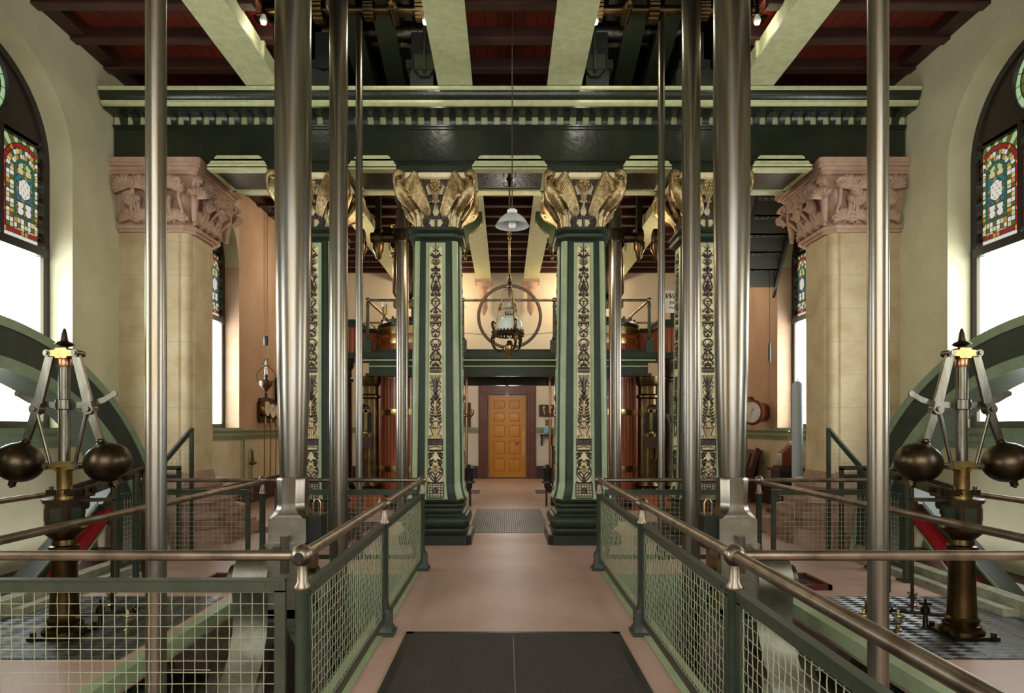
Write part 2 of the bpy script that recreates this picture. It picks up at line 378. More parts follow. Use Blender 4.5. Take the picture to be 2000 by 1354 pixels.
# ---- stained glass: each light is one pane-mesh of many coloured quarries
GL = [glass('lead_came', (0, 0, 0, 1), .25, .4), glass('quarry_white', (0.0527, 0.0527, 0.0495, 1), .03), glass('quarry_straw', (0.0458, 0.039, 0.0183, 1), .03),
      glass('quarry_amber', (0.0413, 0.0192, 0.0027, 1), .03), glass('quarry_red', (0.0229, 0.0014, 0.0014, 1), .03), glass('quarry_green', (0.0027, 0.0083, 0.005, 1), .03),
      glass('quarry_teal', (0.0027, 0.0128, 0.0165, 1), .03), glass('quarry_olive', (0.0092, 0.0083, 0.0014, 1), .03), glass('quarry_pale_green', (0.0275, 0.0413, 0.0229, 1), .03)]
NU, NV, LW, LH = 96, 150, .78, 1.22
def glass_cell(u, v):
    """colour index of a light at u, v in metres (u from its centre, v from its foot)"""
    a = abs(u); top = LH-.06; r0 = .345
    def inside(r, zc, zb): return a < r and v > zb and (v < zc or u*u+(v-zc)**2 < r*r)
    zc = top-r0-.01
    if not inside(r0, zc, .06):
        if not inside(r0+.014, zc, .046): 
            if v > zc+.05 : return 0 if int((u+9)/.085) % 1 == 0 and (abs((math.atan2(v-zc, u)*6) % 1) < .07) else (8 if (int(math.atan2(v-zc, u)*6) % 2) else 7)
            return 0 if (v % .1 < .012) else 1
        return 0
    if not inside(r0-.045, zc, .105):
        q = (v if v < zc else zc+r0*math.atan2(v-zc, a)) if v > .105 else a
        return 0 if q % .09 < .012 else (3 if (q % .27) < .05 else 4)
    if not inside(r0-.057, zc, .117): return 0
    ri = .165
    if not inside(ri, zc, .26):
        # basket-woven border
        q = v-.117; w = a-ri
        if v < .26 and a < ri+.01: q = u+1; w = .26-v
        if v > zc:
            th = math.atan2(v-zc, u); rr = math.hypot(u, v-zc); q = th*.3+9; w = rr-ri
        i = int(q/.055); f = q/.055-i; g = w/.061; j = int(g); h = g-j
        if f < .16 or h < .14: return 0
        k = (i+2*j) % 4
        return (2, 1, 7 if v < zc else 5, 3 if (i % 3 == 0 or v > zc) else 1)[k]
    if not inside(ri-.026, zc, .286): return 5
    if not inside(ri-.038, zc, .298): return 0
    # centre: blooms above and below a teal square with a pale hexagon
    vm = .62
    if abs(v-vm) < .17:
        if abs(v-vm) > .158: return 0
        hx = max(a/.088, (a*.55+abs(v-vm))/.125)
        if hx < 1: return 3 if (sin(u*90)*sin(v*70+2) > .62) else 1
        if hx < 1.14: return 0
        if a*.9+abs(v-vm)*.6 < .115: return 3 if (u*(v-vm) > 0) else 5
        return 0 if ((u+v) % .07 < .01 or (u-v) % .08 < .01) else 6
    best = 9; col = 5
    for cz in ((.345, .425) if v < vm else (.82, .9, .975)):
        for cu in ((-.062, .062) if cz != .975 else (0,)):
            dd = math.hypot((u-cu)*(1 if v < vm else 1.05), v-cz)
            if dd < best: best = dd; col = 1 if v < vm else (2 if cz != .9 else 8)
    if best < .046: return col
    if best < .057: return 0
    return 3 if int((u*37+v*53)*1.3) % 3 == 0 else 5
mv = [(0, -LW/2+LW*i/NU, LH*j/NV) for j in range(NV+1) for i in range(NU+1)]
mf = [(j*(NU+1)+i, j*(NU+1)+i+1, (j+1)*(NU+1)+i+1, (j+1)*(NU+1)+i) for j in range(NV) for i in range(NU)]
light_me = bpy.data.meshes.new('stained_glass'); light_me.from_pydata(mv, [], mf)
for q in GL: light_me.materials.append(q)
light_me.polygons.foreach_set('material_index', [glass_cell(-LW/2+LW*(i+.5)/NU, LH*(j+.5)/NV) for j in range(NV) for i in range(NU)])
GX = 5.86; ZT = 3.82
nwin = 0
for s in (-1, 1):
    for wi, y in enumerate(WIN_Y):
        nwin += 1
        x0, x1 = s*(GX-.04), s*(GX+.05)
        where = ('behind the viewer', 'beside the governor', 'beyond the stone pier')[wi]
        b = MB(); Ri = R-.09
        b.ring([(y+R, ZSILL+.02)]+arc(y, ZS, R, 0, PI, 28)+[(y-R, ZSILL+.02)], [(y+Ri, ZSILL+.1)]+arc(y, ZS, Ri, 0, PI, 28)+[(y-Ri, ZSILL+.1)], 'x', x0, x1)
        b.box(x0-s*.05, x1, y-Ri, y+Ri, ZT-.1, ZT)              # transom
        for k in (-1, 1): b.box(x0, x1, y+k*.39-.025, y+k*.39+.025, ZT, 5.1)
        w = S1('window_%d' % nwin, b, frame_w, 'tall arched %s window %s, stained glass over a pale pane' % (side(s), where), 'window')
        o0 = WL[w]
        # boarded head with its round light
        a = arc(y, ZS, Ri, math.asin(.16/Ri), PI-math.asin(.16/Ri), 26); hole = arc(y, 5.62, .36, PI*1.5, PI*1.5-2*PI, 26)
        bb = MB(); xa, xb = s*(GX-.01), s*(GX+.03)
        outer = []
        for i in range(27):          # ring between the head's outline and the round hole
            outer.append(hole[i])
        def onto(p):
            dx, dz = p[0]-oy, p[1]-oz; L_ = math.hypot(dx, dz) or 1; dx /= L_; dz /= L_; t = .42
            while t < 2:
                q = (oy+dx*t, oz+dz*t)
                if q[1] < 5.08 or (q[1] > ZS and math.hypot(q[0]-y, q[1]-ZS) > Ri) or abs(q[0]-y) > Ri: break
                t += .01
            return (oy+dx*t, oz+dz*t)
        oy, oz = y+.1, 5.54
        hole = arc(oy, oz, .42, 0, 2*PI, 64)
        bb.ring([onto(p) for p in hole], hole, 'x', xa, xb)
        bb.box(xa, xb, y-Ri, y+Ri, 5.06, 5.12)
        bb.obj('head_boards', dark_w, w, sharp=30)
        rb = MB().torus((s*GX, oy, oz), .42, .025, 'x', 40, 8); rb.obj('round_frame', frame_w, w)
        for R0, R1, m_ in ((.0, .13, GL[3]), (.13, .2, GL[4]), (.2, .26, GL[2]), (.26, .32, GL[7]), (.32, .42, GL[8])):
            g = MB(); n = 32; xx = s*(GX+.01)
            for i in range(n):
                A, Bq = 2*PI*i/n, 2*PI*(i+1)/n
                g.add([(xx, oy+r*cos(t), oz+r*sin(t)) for r, t in ((R0+.001, A), (R1, A), (R1, Bq), (R0+.001, Bq))], [(0, 1, 2, 3)])
            g.obj('round_glass', m_, w, recalc=False)
        ld = MB()
        for r in (.13, .2, .26, .32): ld.torus((s*(GX+.005), oy, oz), r, .006, 'x', 40, 5)
        for k in range(16): a_ = 2*PI*k/16; ld.tube([(s*(GX+.005), oy+r*cos(a_), oz+r*sin(a_)) for r in (.13, .42)], .005, 4)
        ld.obj('round_leading', frame_w, w)
        for k in (-1, 0, 1):
            o = bpy.data.objects.new('stained_glass', light_me); C.objects.link(o); o.parent = w
            o.location = (s*GX-o0.x, y+k*.78-o0.y, ZT+.03-o0.z)
        b = B(s*GX, s*(GX+.012), y-Ri, y+Ri, ZSILL+.1, ZT-.1); b.obj('lower_pane', clear_pane, w)
        b = B(s*(GX-.03), s*(GX+.03), y-Ri, y-Ri+.06, ZSILL+.1, ZT-.1); b.box(s*(GX-.03), s*(GX+.03), y+Ri-.06, y+Ri, ZSILL+.1, ZT-.1)
        b.obj('casement_stile', white_e, w)
        b = B(s*(WX-.07), s*GX, y-R-.0, y+R+.0, ZSILL-.05, ZSILL+.02); b.obj('sill', sage, w)
    # moulded dado rail at sill height, in lengths between the piers
    n = 9 if s < 0 else 10
    prof = [(0, 1.36), (.02, 1.36), (.03, 1.42), (.05, 1.44), (.05, 1.5), (.09, 1.54), (.09, 1.57), (0, 1.57)]
    b = MB()
    for ya, yb in ((YF, 9.0), (10.3, YB)): b.prism([(s*(WX-p), z) for p, z in prof], 'y', ya, yb)
    S1('trim_%d' % n, b, sage, 'sage green dado rail along the %s wall' % side(s), 'rail')
    S1('baseboard_'+side(s), B(s*(WX-.05), s*WX, 10.0, YB, 0, .42).box(s*(WX-.07), s*WX, 10.0, YB, .42, .47), wood_d, 'dark brown skirting of the %s rear wall' % side(s), 'skirting')
b = MB()
for x0, x1 in ((-WX, -.9), (.9, WX)): b.prism([(YB-p, z) for p, z in [(0, 1.44), (.03, 1.44), (.04, 1.5), (.07, 1.56), (.07, 1.62), (0, 1.62)]], 'x', x0, x1)
S1('trim_11', b, sage, 'sage green dado rail on the back wall', 'rail')
b = MB()
for x0, x1 in ((-WX, -.92), (.92, WX)): b.box(x0, x1, YB-.05, YB, 0, .4); b.box(x0, x1, YB-.08, YB, .3, .36)
S1('baseboard_back', b, wood_d, 'dark brown skirting of the back wall', 'skirting')
# ---- door
b = B(-.9, -.64, YB-.06, YB+.28, 0, 2.66); b.box(.64, .9, YB-.06, YB+.28, 0, 2.66); b.box(-.9, .9, YB-.06, YB+.28, 2.66, 2.92)
b.box(-.86, -.74, YB-.1, YB-.06, 0, 2.76); b.box(.74, .86, YB-.1, YB-.06, 0, 2.76); b.box(-.86, .86, YB-.1, YB-.06, 2.76, 2.88)
dr = S1('door_1', b, door_fr, 'golden oak ten-panel door in a dark brown frame', 'door')
yd = YB+.14
b = B(-.6, .6, yd, yd+.04, .03, 2.62)
for i in range(2):
    b.box(*((-.6, -.45) if i == 0 else (.42, .6)), yd-.03, yd, .03, 2.62)
b.box(-.05, .05, yd-.03, yd, .03, 2.62)
for k in range(6): b.box(-.6, .6, yd-.028, yd, [.03, .64, 1.18, 1.7, 2.1, 2.5][k], [.2, .74, 1.28, 1.78, 2.18, 2.62][k])
lf = b.obj('door_leaf', door_m, dr)
for i, xc in enumerate((-.25, .235)):
    for z0, z1 in ((.2, .64), (.74, 1.18), (1.28, 1.7), (1.78, 2.1), (2.18, 2.5)):
        b = MB(); w_ = .17; zc = (z0+z1)/2; h = (z1-z0)/2-.03
        pts = []
        for cx, cz, a0 in ((w_-.05, h-.05, 0), (-w_+.05, h-.05, PI/2), (-w_+.05, -h+.05, PI), (w_-.05, -h+.05, 1.5*PI)):
            pts += [(xc+cx+.05*cos(a0+PI/2*t/4), zc+cz+.05*sin(a0+PI/2*t/4)) for t in range(5)]
        b.loft([[(x, yd, z) for x, z in pts], [(xc+(x-xc)*.93, yd-.02, zc+(z-zc)*.93) for x, z in pts], [(xc+(x-xc)*.86, yd-.022, zc+(z-zc)*.88) for x, z in pts]])
        b.obj('door_panel', door_m, lf)
MB().lathe([(.02, .0), (.02, -.05), (.045, -.07), (.045, -.1), (.02, -.115)], (.3, yd-.02, 1.12), 16, 'y').obj('knob', brass, lf, label='round brass knob')
B(.47, .57, yd-.045, yd-.028, .72, 1.5).obj('finger_plate', mat('pale_oak', '#d39a55', .45), lf, label='paler wooden finger plate')
# ---- ceiling: boards, joists, openings over the engines; the dark room above
OX0, OX1, OY0, OY1 = 1.0, 2.98, 2.6, 13.9
b = MB()
b.box(-OX0, OX0, YF, YB, ZC, ZC+.06)
for s in (-1, 1):
    b.box(s*OX1, s*WX, YF, YB, ZC, ZC+.06); b.box(s*OX0, s*OX1, YF, OY0, ZC, ZC+.06); b.box(s*OX0, s*OX1, OY1, YB, ZC, ZC+.06)
ce = S1('ceiling', b, boards, 'red-brown boarded ceiling on dark joists', 'ceiling')
yy = 1.4
while yy < YB:
    b = MB()
    segs = [(-WX, WX)] if yy > OY1 or yy < OY0 else [(-WX, -OX1), (-OX0, OX0), (OX1, WX)]
    for x0, x1 in segs: b.box(x0, x1, yy-.05, yy+.05, 6.51, ZC); b.cur = 1; b.box(x0, x1, yy-.065, yy+.065, 6.485, 6.515); b.cur = 0
    b.obj('joist', [joist_m, joist_e], ce)
    yy += .67
for s in (-1, 1): B(s*(WX-.22), s*WX, YF, YB, 6.52, 6.62).obj('wall_plate', joist_m, ce)
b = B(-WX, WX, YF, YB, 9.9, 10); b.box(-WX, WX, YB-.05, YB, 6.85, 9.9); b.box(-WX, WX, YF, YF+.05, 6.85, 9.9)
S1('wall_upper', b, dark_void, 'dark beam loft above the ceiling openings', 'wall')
# ------------------------------------------------------------------ entablature
ent = thing('entablature', 'dark green iron entablature spanning the hall on four ornate columns', 'beam', (0, 9.4, 5.2))
XE = WX-.02
b = B(-XE, XE, 8.92, 9.75, 5.335, 5.82); b.box(-4.2, 4.2, 8.92, 9.75, 5.32, 5.335); b.box(-XE, XE, 8.96, 9.75, 5.82, 6.0); b.box(-XE, XE, 8.9, 9.77, 5.76, 5.82); b.box(-XE, XE, 8.88, 9.79, 5.79, 5.81)
b.obj('frieze', bk_green, ent)
b = B(-4.2, 4.2, 8.9, 9.8, 5.2, 5.3); b.box(-4.2, 4.2, 8.86, 9.84, 5.3, 5.325)
b.obj('lower_moulding', bk_green, ent)
b = MB()
prof = [(8.9, 5.955), (8.66, 5.955), (8.62, 5.985), (8.62, 6.02), (8.9, 6.02)]
b.prism(prof, 'x', -XE, XE); b.prism([(8.9, 6.125), (8.57, 6.125), (8.55, 6.135), (8.55, 6.17), (9.8, 6.17), (9.8, 6.125)], 'x', -XE, XE)
b.obj('cornice_fillet', girder_m, ent)
b = MB(); b.prism([(8.9, 6.02)]+[(8.66-.09*sin(t*PI/2/8), 6.125-.105*cos(t*PI/2/8)) for t in range(9)]+[(8.9, 6.125)], 'x', -XE, XE)
b.obj('cornice_ovolo', bk_green, ent)
B(-XE, XE, 8.93, 8.95, 5.82, 5.945).obj('dentil_ground', girder_m, ent)
B(-XE, XE, 8.665, 8.95, 5.935, 5.954).obj('dentil_soffit', bk_green, ent)
b = MB()
n = 62
for i in range(n):
    x = (i-(n-1)/2)*.176
    b.prism([(8.95, 5.82), (8.9, 5.82)]+[(8.9-.19*(1-cos(t*PI/2/6)), 5.825+.12*sin(t*PI/2/6)) for t in range(1, 7)]+[(8.71, 5.95), (8.95, 5.95)], 'x', x-.043, x+.043)
b.obj('dentil_course', bk_green, ent)
rust_m = mat('rust_stained_panel', '#3f2a1d', .5, col2='#5a3a22', scale=5)
# soffit coffers between the capitals
for x0, x1 in ((-4.18, -3.36), (-2.24, -1.57), (-.52, .52), (1.57, 2.24), (3.36, 4.18)):
    b = B(x0, x1, 8.84, 8.98, 5.175, 5.215); b.box(x0, x1, 9.66, 9.84, 5.175, 5.215)
    b.box(x0, x0+.05, 8.98, 9.7, 5.175, 5.215); b.box(x1-.05, x1, 8.98, 9.7, 5.175, 5.215)
    P = [(x0, 5.2), (x0, 5.235), (x0+.02, 5.25), (x0+.03, 5.285), (x0+.085, 5.33), (x0+.09, 5.36), (x0+.12, 5.38)]
    Q = [(x1-(p[0]-x0), p[1]) for p in P][::-1]
    for i, dy in enumerate((8.84, 8.86, 8.875)):
        lo, hi = ((5.2, 5.25), (5.25, 5.33), (5.33, 5.38))[i]; PP = [p for p in P if lo <= p[1] <= hi]; QQ = [p for p in Q if lo <= p[1] <= hi]
        b.prism(PP+QQ, 'y', dy, 8.95)
    cf = b.obj('coffer', girder_m, ent)
    B(x0+.05, x1-.05, 8.98, 9.66, 5.225, 5.24).obj('coffer_panel', rust_m if x0 == -.52 else iron, cf)
for x in (-2.745, -1.025, 1.025, 2.745):
    b = B(x-.5, x+.5, 8.8, 9.86, 5.12, 5.2); b.box(x-.46, x+.46, 8.84, 9.82, 5.08, 5.12); b.obj('impost_block', dk_green, ent)

# ------------------------------------------------------------------ ornate columns
KX = 1250/8.88
def colpt(px, py, cy=8.875):
    """a point of the relief: px from the column's axis in photograph pixels, py down the photograph"""
    return px/KX, 1.6+(836-py)/KX
def spiral(cx, cy, r, a0, turns, n=22, shrink=.15):
    return [(cx+r*(1-(1-shrink)*i/n)*cos(a0+2*PI*turns*i/n), cy+r*(1-(1-shrink)*i/n)*sin(a0+2*PI*turns*i/n)) for i in range(n+1)]
def relief():
    """strokes: (points, radius, gilded); the left half is mirrored"""
    st = []
    def sk(pts, r=1.0, g=0, mirror=True):
        st.append((pts, r, g))
        if mirror: st.append(([(-x, y) for x, y in pts], r, g))
    def leaf(x, y, a, l, w=.38, g=0, mirror=True):
        pts = [(x+l*t*cos(a), y+l*t*sin(a)) for t in (0, .25, .5, .75, 1)]
        sk(pts, [l*w*.25, l*w*.8, l*w, l*w*.6, .15], g, mirror)
    # top sprig with three blooms
    sk([(0, 476), (0, 520)], .7, mirror=False)
    for x, y in ((0, 476), (5, 482)): sk(spiral(x, y, 2.4, 0, 1.3), .7, 1, x > 0)
    sk([(0, 489), (3, 486), (5, 483)], .6); sk(spiral(4.2, 491, 2.2, PI, 1.2), .7)
    leaf(1, 503, -.5, 9); leaf(1, 505, -.9, 8); leaf(2, 500, -.1, 8); leaf(7, 498, -1.2, 5); leaf(9, 500, -.3, 4)
    sk([(0, 515), (4, 507), (8, 509)], .7); sk(spiral(6.5, 513, 3.2, PI, 1.5), .9, 1); leaf(2, 518, -.9, 6)
    sk([(-3.5, 523), (3.5, 523)], 1.6, mirror=False); leaf(0, 522, PI/2, 13, .25, 0, False)
    # crossing lyres
    sk([(0, 520), (3, 527), (5.5, 531)]+spiral(6.6, 527, 3.0, PI*.7, -1.4), .9)
    sk([(1.5, 533), (8, 536), (10, 541)]+spiral(7.2, 541, 3.0, 0, 1.25), 1.0)
    sk([(0, 533), (-3, 541), (-6, 549), (-9, 558), (-9.5, 563), (-7, 566), (-3, 563)], 1.0)
    sk([(9.5, 540), (6, 547), (2, 553), (0, 546)], .8)
    leaf(0, 566, -PI/2, 18, .16, 0, False); leaf(0, 566, -1.1, 11, .26); leaf(0, 566, -.55, 9, .28); leaf(0, 568, .1, 9, .2)
    leaf(0, 581, -PI/2, 12, .28, 0, False)
    sk([(9, 566), (5, 571), (9.5, 575)]+spiral(6.5, 576, 3.2, -.3, 1.5), 1.0)
    sk([(1, 582), (5, 585), (8, 586), (8, 592), (3, 599), (-3, 603), (-8, 606), (-10.5, 611)], 1.0)
    sk([(6, 587), (7.5, 592), (10, 594)], .8); leaf(0, 598, -PI/2, 8, .2, 0, False); leaf(0, 590, -.6, 5, .3)
    sk(spiral(9.2, 608, 2.0, 0, 1.0), .9); leaf(0, 613, -PI/2, 10, .3, 0, False); leaf(0, 613, -.7, 7, .3)
    # urn and plinth
    sk([(-11, 616), (11, 616)], 1.3, 1, False); leaf(-8, 620, 0, 16, .12, 0, False); sk([(9, 618), (4, 623), (1.5, 627)], 1.6)
    sk([(11, 618), (8.5, 621), (11, 624)], .9); sk([(-11, 632), (11, 632)], 1.4, 0, False); sk([(-8, 628.5), (8, 628.5)], 1.0, 1, False)
    sk([(10.5, 628), (10.5, 638)], 1.1)
    # scrolls
    sk([(0, 632), (4, 634), (8, 640), (2, 645), (-4, 648)]+[(-8, 647), (-8, 644)], .9); sk(spiral(5, 637, 2.4, PI, 1.2), .8, 1)
    sk([(0, 646), (4, 650), (10, 650)], .8); sk([(8, 650), (7, 656), (2, 659), (0, 652)], .8); leaf(0, 660, -PI/2, 9, .3, 0, False)
    sk([(0, 663), (5, 664), (10, 669), (9, 675), (4, 679), (1, 672), (0, 684)], 1.2); sk(spiral(6.5, 671, 3.2, -.8, 1.3), 1.0, 1)
    leaf(9, 681, PI*.8, 8, .3); leaf(8, 688, PI*.8, 8, .3); sk([(0, 684), (5, 689), (10, 695), (10.5, 700), (6, 704), (2, 700)], 1.3)
    sk(spiral(5, 697, 3.4, PI*.4, -1.6), 1.0, 1); leaf(0, 698, -PI/2, 8, .3, 1, False); sk([(0, 704), (5, 704), (10, 708), (11, 713)], 1.2)
    leaf(0, 715, -PI/2, 9, .3, 0, False); leaf(1, 715, -.7, 8, .28); leaf(2, 716, -.2, 8, .25)
    # lattice box
    sk([(-11.5, 719), (11.5, 719)], 1.2, 0, False); sk([(-11.5, 727.5), (11.5, 727.5)], .9, 0, False); sk([(11.5, 718), (11.5, 728)], .9)
    for k in range(-4, 5): sk([(k*2.4, 719), (k*2.4+2.4, 727)], .4, 0, False); sk([(k*2.4, 719), (k*2.4-2.4, 727)], .4, 0, False)
    # bulrushes
    leaf(0, 768, -PI/2, 38, .06, 0, False)
    for x1, y1 in ((4, 733), (8, 732), (11, 733)): sk([(1, 766), (x1*.45, 750), (x1, y1)], [1.6, 1.0, .6])
    for y0 in (748, 756, 764): sk([(0, y0+9), (4, y0+1), (8, y0-3), (11, y0)], [1.5, 1.2, .9, .7]); sk(spiral(10, y0+1, 1.5, 0, .8), .6)
    sk([(1, 780), (6, 772), (10, 765), (8, 761), (5, 763)], 1.1, 1); leaf(0, 783, -PI/2, 18, .28, 0, False); leaf(2, 779, -.9, 10, .28)
    # laurel branches on a gilded stem
    leaf(0, 780, PI/2, 28, .1, 1, False)
    sk([(1, 790), (6, 806), (9, 822), (8, 834)], .7)
    for k, (x, y) in enumerate(((3, 789), (5, 797), (6, 803), (7, 809), (8, 815), (8.5, 821), (8.5, 827))):
        leaf(x, y, -.9, 8, .26); leaf(x, y, -2.4, 6.5, .26)
    leaf(10, 785, 1.9, 8, .3); leaf(4, 784, -.7, 10, .28)
    sk([(-5, 823), (5, 823)], 1.5, 1, False); sk([(-8, 836), (6, 836)], 1.5, 1, False); leaf(-3, 813, -.6, 9, .4, 1, False); leaf(3, 816, -2.3, 9, .4, 0, False)
    for x in (-3.5, 0, 3.5): sk([(x, 822), (x, 857)], .8, 1, False)
    sk([(4, 852), (8, 842), (11, 833), (13, 834)], .8); sk(spiral(10, 853, 3, PI, 1.4), .9, 1); sk([(4, 832), (9, 824), (12, 825)], .8)
    # fluted band
    sk([(-15, 858), (15, 858)], 1.1, 0, False)
    for k in range(-5, 6): sk([(k*2.6, 859), (k*2.2, 870)], 1.3, 0, False)
    sk([(-13, 875), (-6, 873), (0, 872), (6, 873), (13, 875)], 1.1, 1, False); sk([(14, 859), (14, 880)], .9); sk([(-14, 879.5), (14, 879.5)], 1.2, 0, False)
    # shield and leaves, gilded rose, heart loops
    for x, y, a in ((3, 884, .5), (5, 890, .2), (7, 886, 0), (4, 896, 1.0), (7, 898, .6), (9, 893, .5), (8, 903, 1.2), (5, 903, .9)): leaf(x, y, a, 8, .32)
    sk([(0, 882), (6, 881), (11, 884), (13, 889), (10, 892), (6, 889)], .9); sk([(0, 903), (5, 898), (10, 900), (13, 906)], .9)
    for r in (1.6, 3.6, 5.4): sk([(r*cos(t*PI/8), 915+r*sin(t*PI/8)) for t in range(17)], 1.0, 1, False)
    sk([(6, 908), (11, 912), (13.5, 920), (11.5, 930), (5, 938), (0, 941)], 1.1); leaf(7, 915, .4, 7, .3); leaf(7, 921, .8, 7, .3)
    sk([(0, 940), (4, 932), (9, 926), (8, 921), (3, 924), (0, 929)], 1.0); leaf(0, 936, -PI/2, 8, .3, 0, False)
    sk([(0, 941), (8, 943), (15, 940)], .9)
    # square grille
    for x in (-16, 16): sk([(x, 943), (x, 972)], 1.2, 0, False)
    for y in (943, 972): sk([(-16, y), (16, y)], 1.2, 0, False)
    for k in range(-2, 3):
        sk([(k*5.3, 944), (k*5.3, 971)], .7, 0, False); sk([(-15, 957.5+k*5.2), (15, 957.5+k*5.2)], .7, 0, False)
    sk([(4*cos(t*PI/6), 958+4*sin(t*PI/6)) for t in range(13)], 1.2, 0, False)
    return st
RELIEF = relief()
def oct_ring(hf, hw, z):
    """chamfered square: hf half-width of a face, hw half-depth"""
    return [(hf, -hw, z), (hw, -hf, z), (hw, hf, z), (hf, hw, z), (-hf, hw, z), (-hw, hf, z), (-hw, -hf, z), (-hf, -hw, z)]
def fan_leaf(b, c, n, up, size, curl=.25, lobes=9, arcw=2.4, thick=.02):
    """scalloped fan leaf: c its root, n out of the surface, up its direction"""
    n = Vector(n).normalized(); up = Vector(up); up = (up-n*up.dot(n)).normalized(); rt = up.cross(n); c = Vector(c)
    na, nr = 3*lobes, 5; front = []; back = []
    for i in range(nr+1):
        for j in range(na+1):
            a = -arcw/1+2*arcw*j/na if arcw < 2 else -arcw+2*arcw*j/na
            q = cos(lobes*2*PI*j/na)
            t = i/nr; rr = size*t*(1+.05*q*t)*(.75+.25*cos(a*.6))
            h = size*(.10+curl*sin(t*PI*.75)*.8+.085*q*t)
            p = c+up*(rr*cos(a))+rt*(rr*sin(a))
            front.append(p+n*h); back.append(p-n*.005)
    W_ = na+1; f = []
    for i in range(nr):
        for j in range(na):
            k = i*W_+j; f.append((k, k+1, k+W_+1, k+W_)); m_ = len(front)+k; f.append((m_, m_+W_, m_+W_+1, m_+1))
    L_ = len(front)
    for j in range(na): k = nr*W_+j; f.append((k, k+1, L_+k+1, L_+k))
    for i in range(nr):
        for j in (0, na): k = i*W_+j; f.append((k, k+W_, L_+k+W_, L_+k) if j else (k+W_, k, L_+k, L_+k+W_))
    b.add(front+back, f)
def rosette(b, c, n, size, petals=11, core=True):
    n = Vector(n).normalized(); a = n.orthogonal().normalized(); d = n.cross(a); c = Vector(c)
    for ring_, (r0, r1, h) in enumerate(((.35, 1, .12), (.2, .68, .22))):
        rings = []
        m = petals*4
        for r, hh in ((r0, h+.1), (r0+(r1-r0)*.5, h+.18), (r1, h), (r1*.9, h-.12)):
            rings.append([c+(a*cos(2*PI*k/m)+d*sin(2*PI*k/m))*size*r*(1+(.14*abs(cos(petals*PI*k/m+ring_)) if r > .5 else 0)-.07)+n*size*(hh+.07*abs(cos(petals*PI*k/m+ring_))) for k in range(m)])
        b.loft(rings)
    if core: b.sphere(c+n*size*.3, size*.3, 12)
    b.cyl(c-n*.01, c+n*size*.2, size*.4, n=10)
def bird_mesh():
    """gilded wading bird in a plane (r outwards, z up), standing at r=.33"""
    b = MB(); K = lambda r, t, z: (r, t, z)
    spine = [(.20, .20), (.30, .26), (.42, .33), (.53, .41), (.63, .47), (.69, .515), (.70, .56), (.64, .60), (.575, .635), (.56, .68), (.60, .715), (.66, .722), (.715, .705), (.75, .675), (.765, .63), (.765, .56), (.755, .48)]
    rad = [.02, .065, .105, .125, .115, .088, .062, .05, .045, .043, .046, .052, .052, .035, .022, .016, .006]
    b.tube([K(r, 0, z) for r, z in spine], rad, 14, up=(0, 1, 0), flat=.82)
    for s in (-1, 1):
        b.sphere(K(.70, s*.04, .712), .012, 8)
        b.tube([K(.42, s*.05, .27), K(.37, s*.055, .17), K(.345, s*.05, .0)], [.04, .02, .014], 8)
        for a in (-.5, 0, .5): b.tube([K(.345, s*.05, .012), K(.345+.07*cos(a), s*.05+.05*sin(a), .004)], [.014, .008], 6)
    return b
def wing_mesh(s):
    b = MB()
    root = [Vector((.60, s*.10, .57)), Vector((.52, s*.17, .66)), Vector((.45, s*.20, .70))]
    n = 8; rows = []
    # feathers: tubes fanning from the raised shoulder down to the tip by the tail
    for i in range(n):
        t = i/(n-1)
        p0 = Vector((.585-.05*t, s*(.085+.075*t), .47+.24*t))
        p2 = Vector((.27+.04*t, s*(.12+.10*t), .20+.03*t-.06*(1-t)))
        p1 = (p0+p2)/2+Vector((.07-.02*t, s*.05, .03))
        b.tube([p0, p0*.6+p1*.4, p1, p2*.6+p1*.4, p2], [.03, .036, .034, .026, .01], 7, flat=.45, up=(0, 1, 0))
    b.tube([(.63, s*.08, .45), (.60, s*.10, .58), (.545, s*.155, .715), (.50, s*.18, .70)], [.055, .05, .03, .018], 10)
    b.tube([(.60, s*.08, .42), (.5, s*.12, .42), (.42, s*.15, .40)], [.05, .04, .02], 10)
    return b
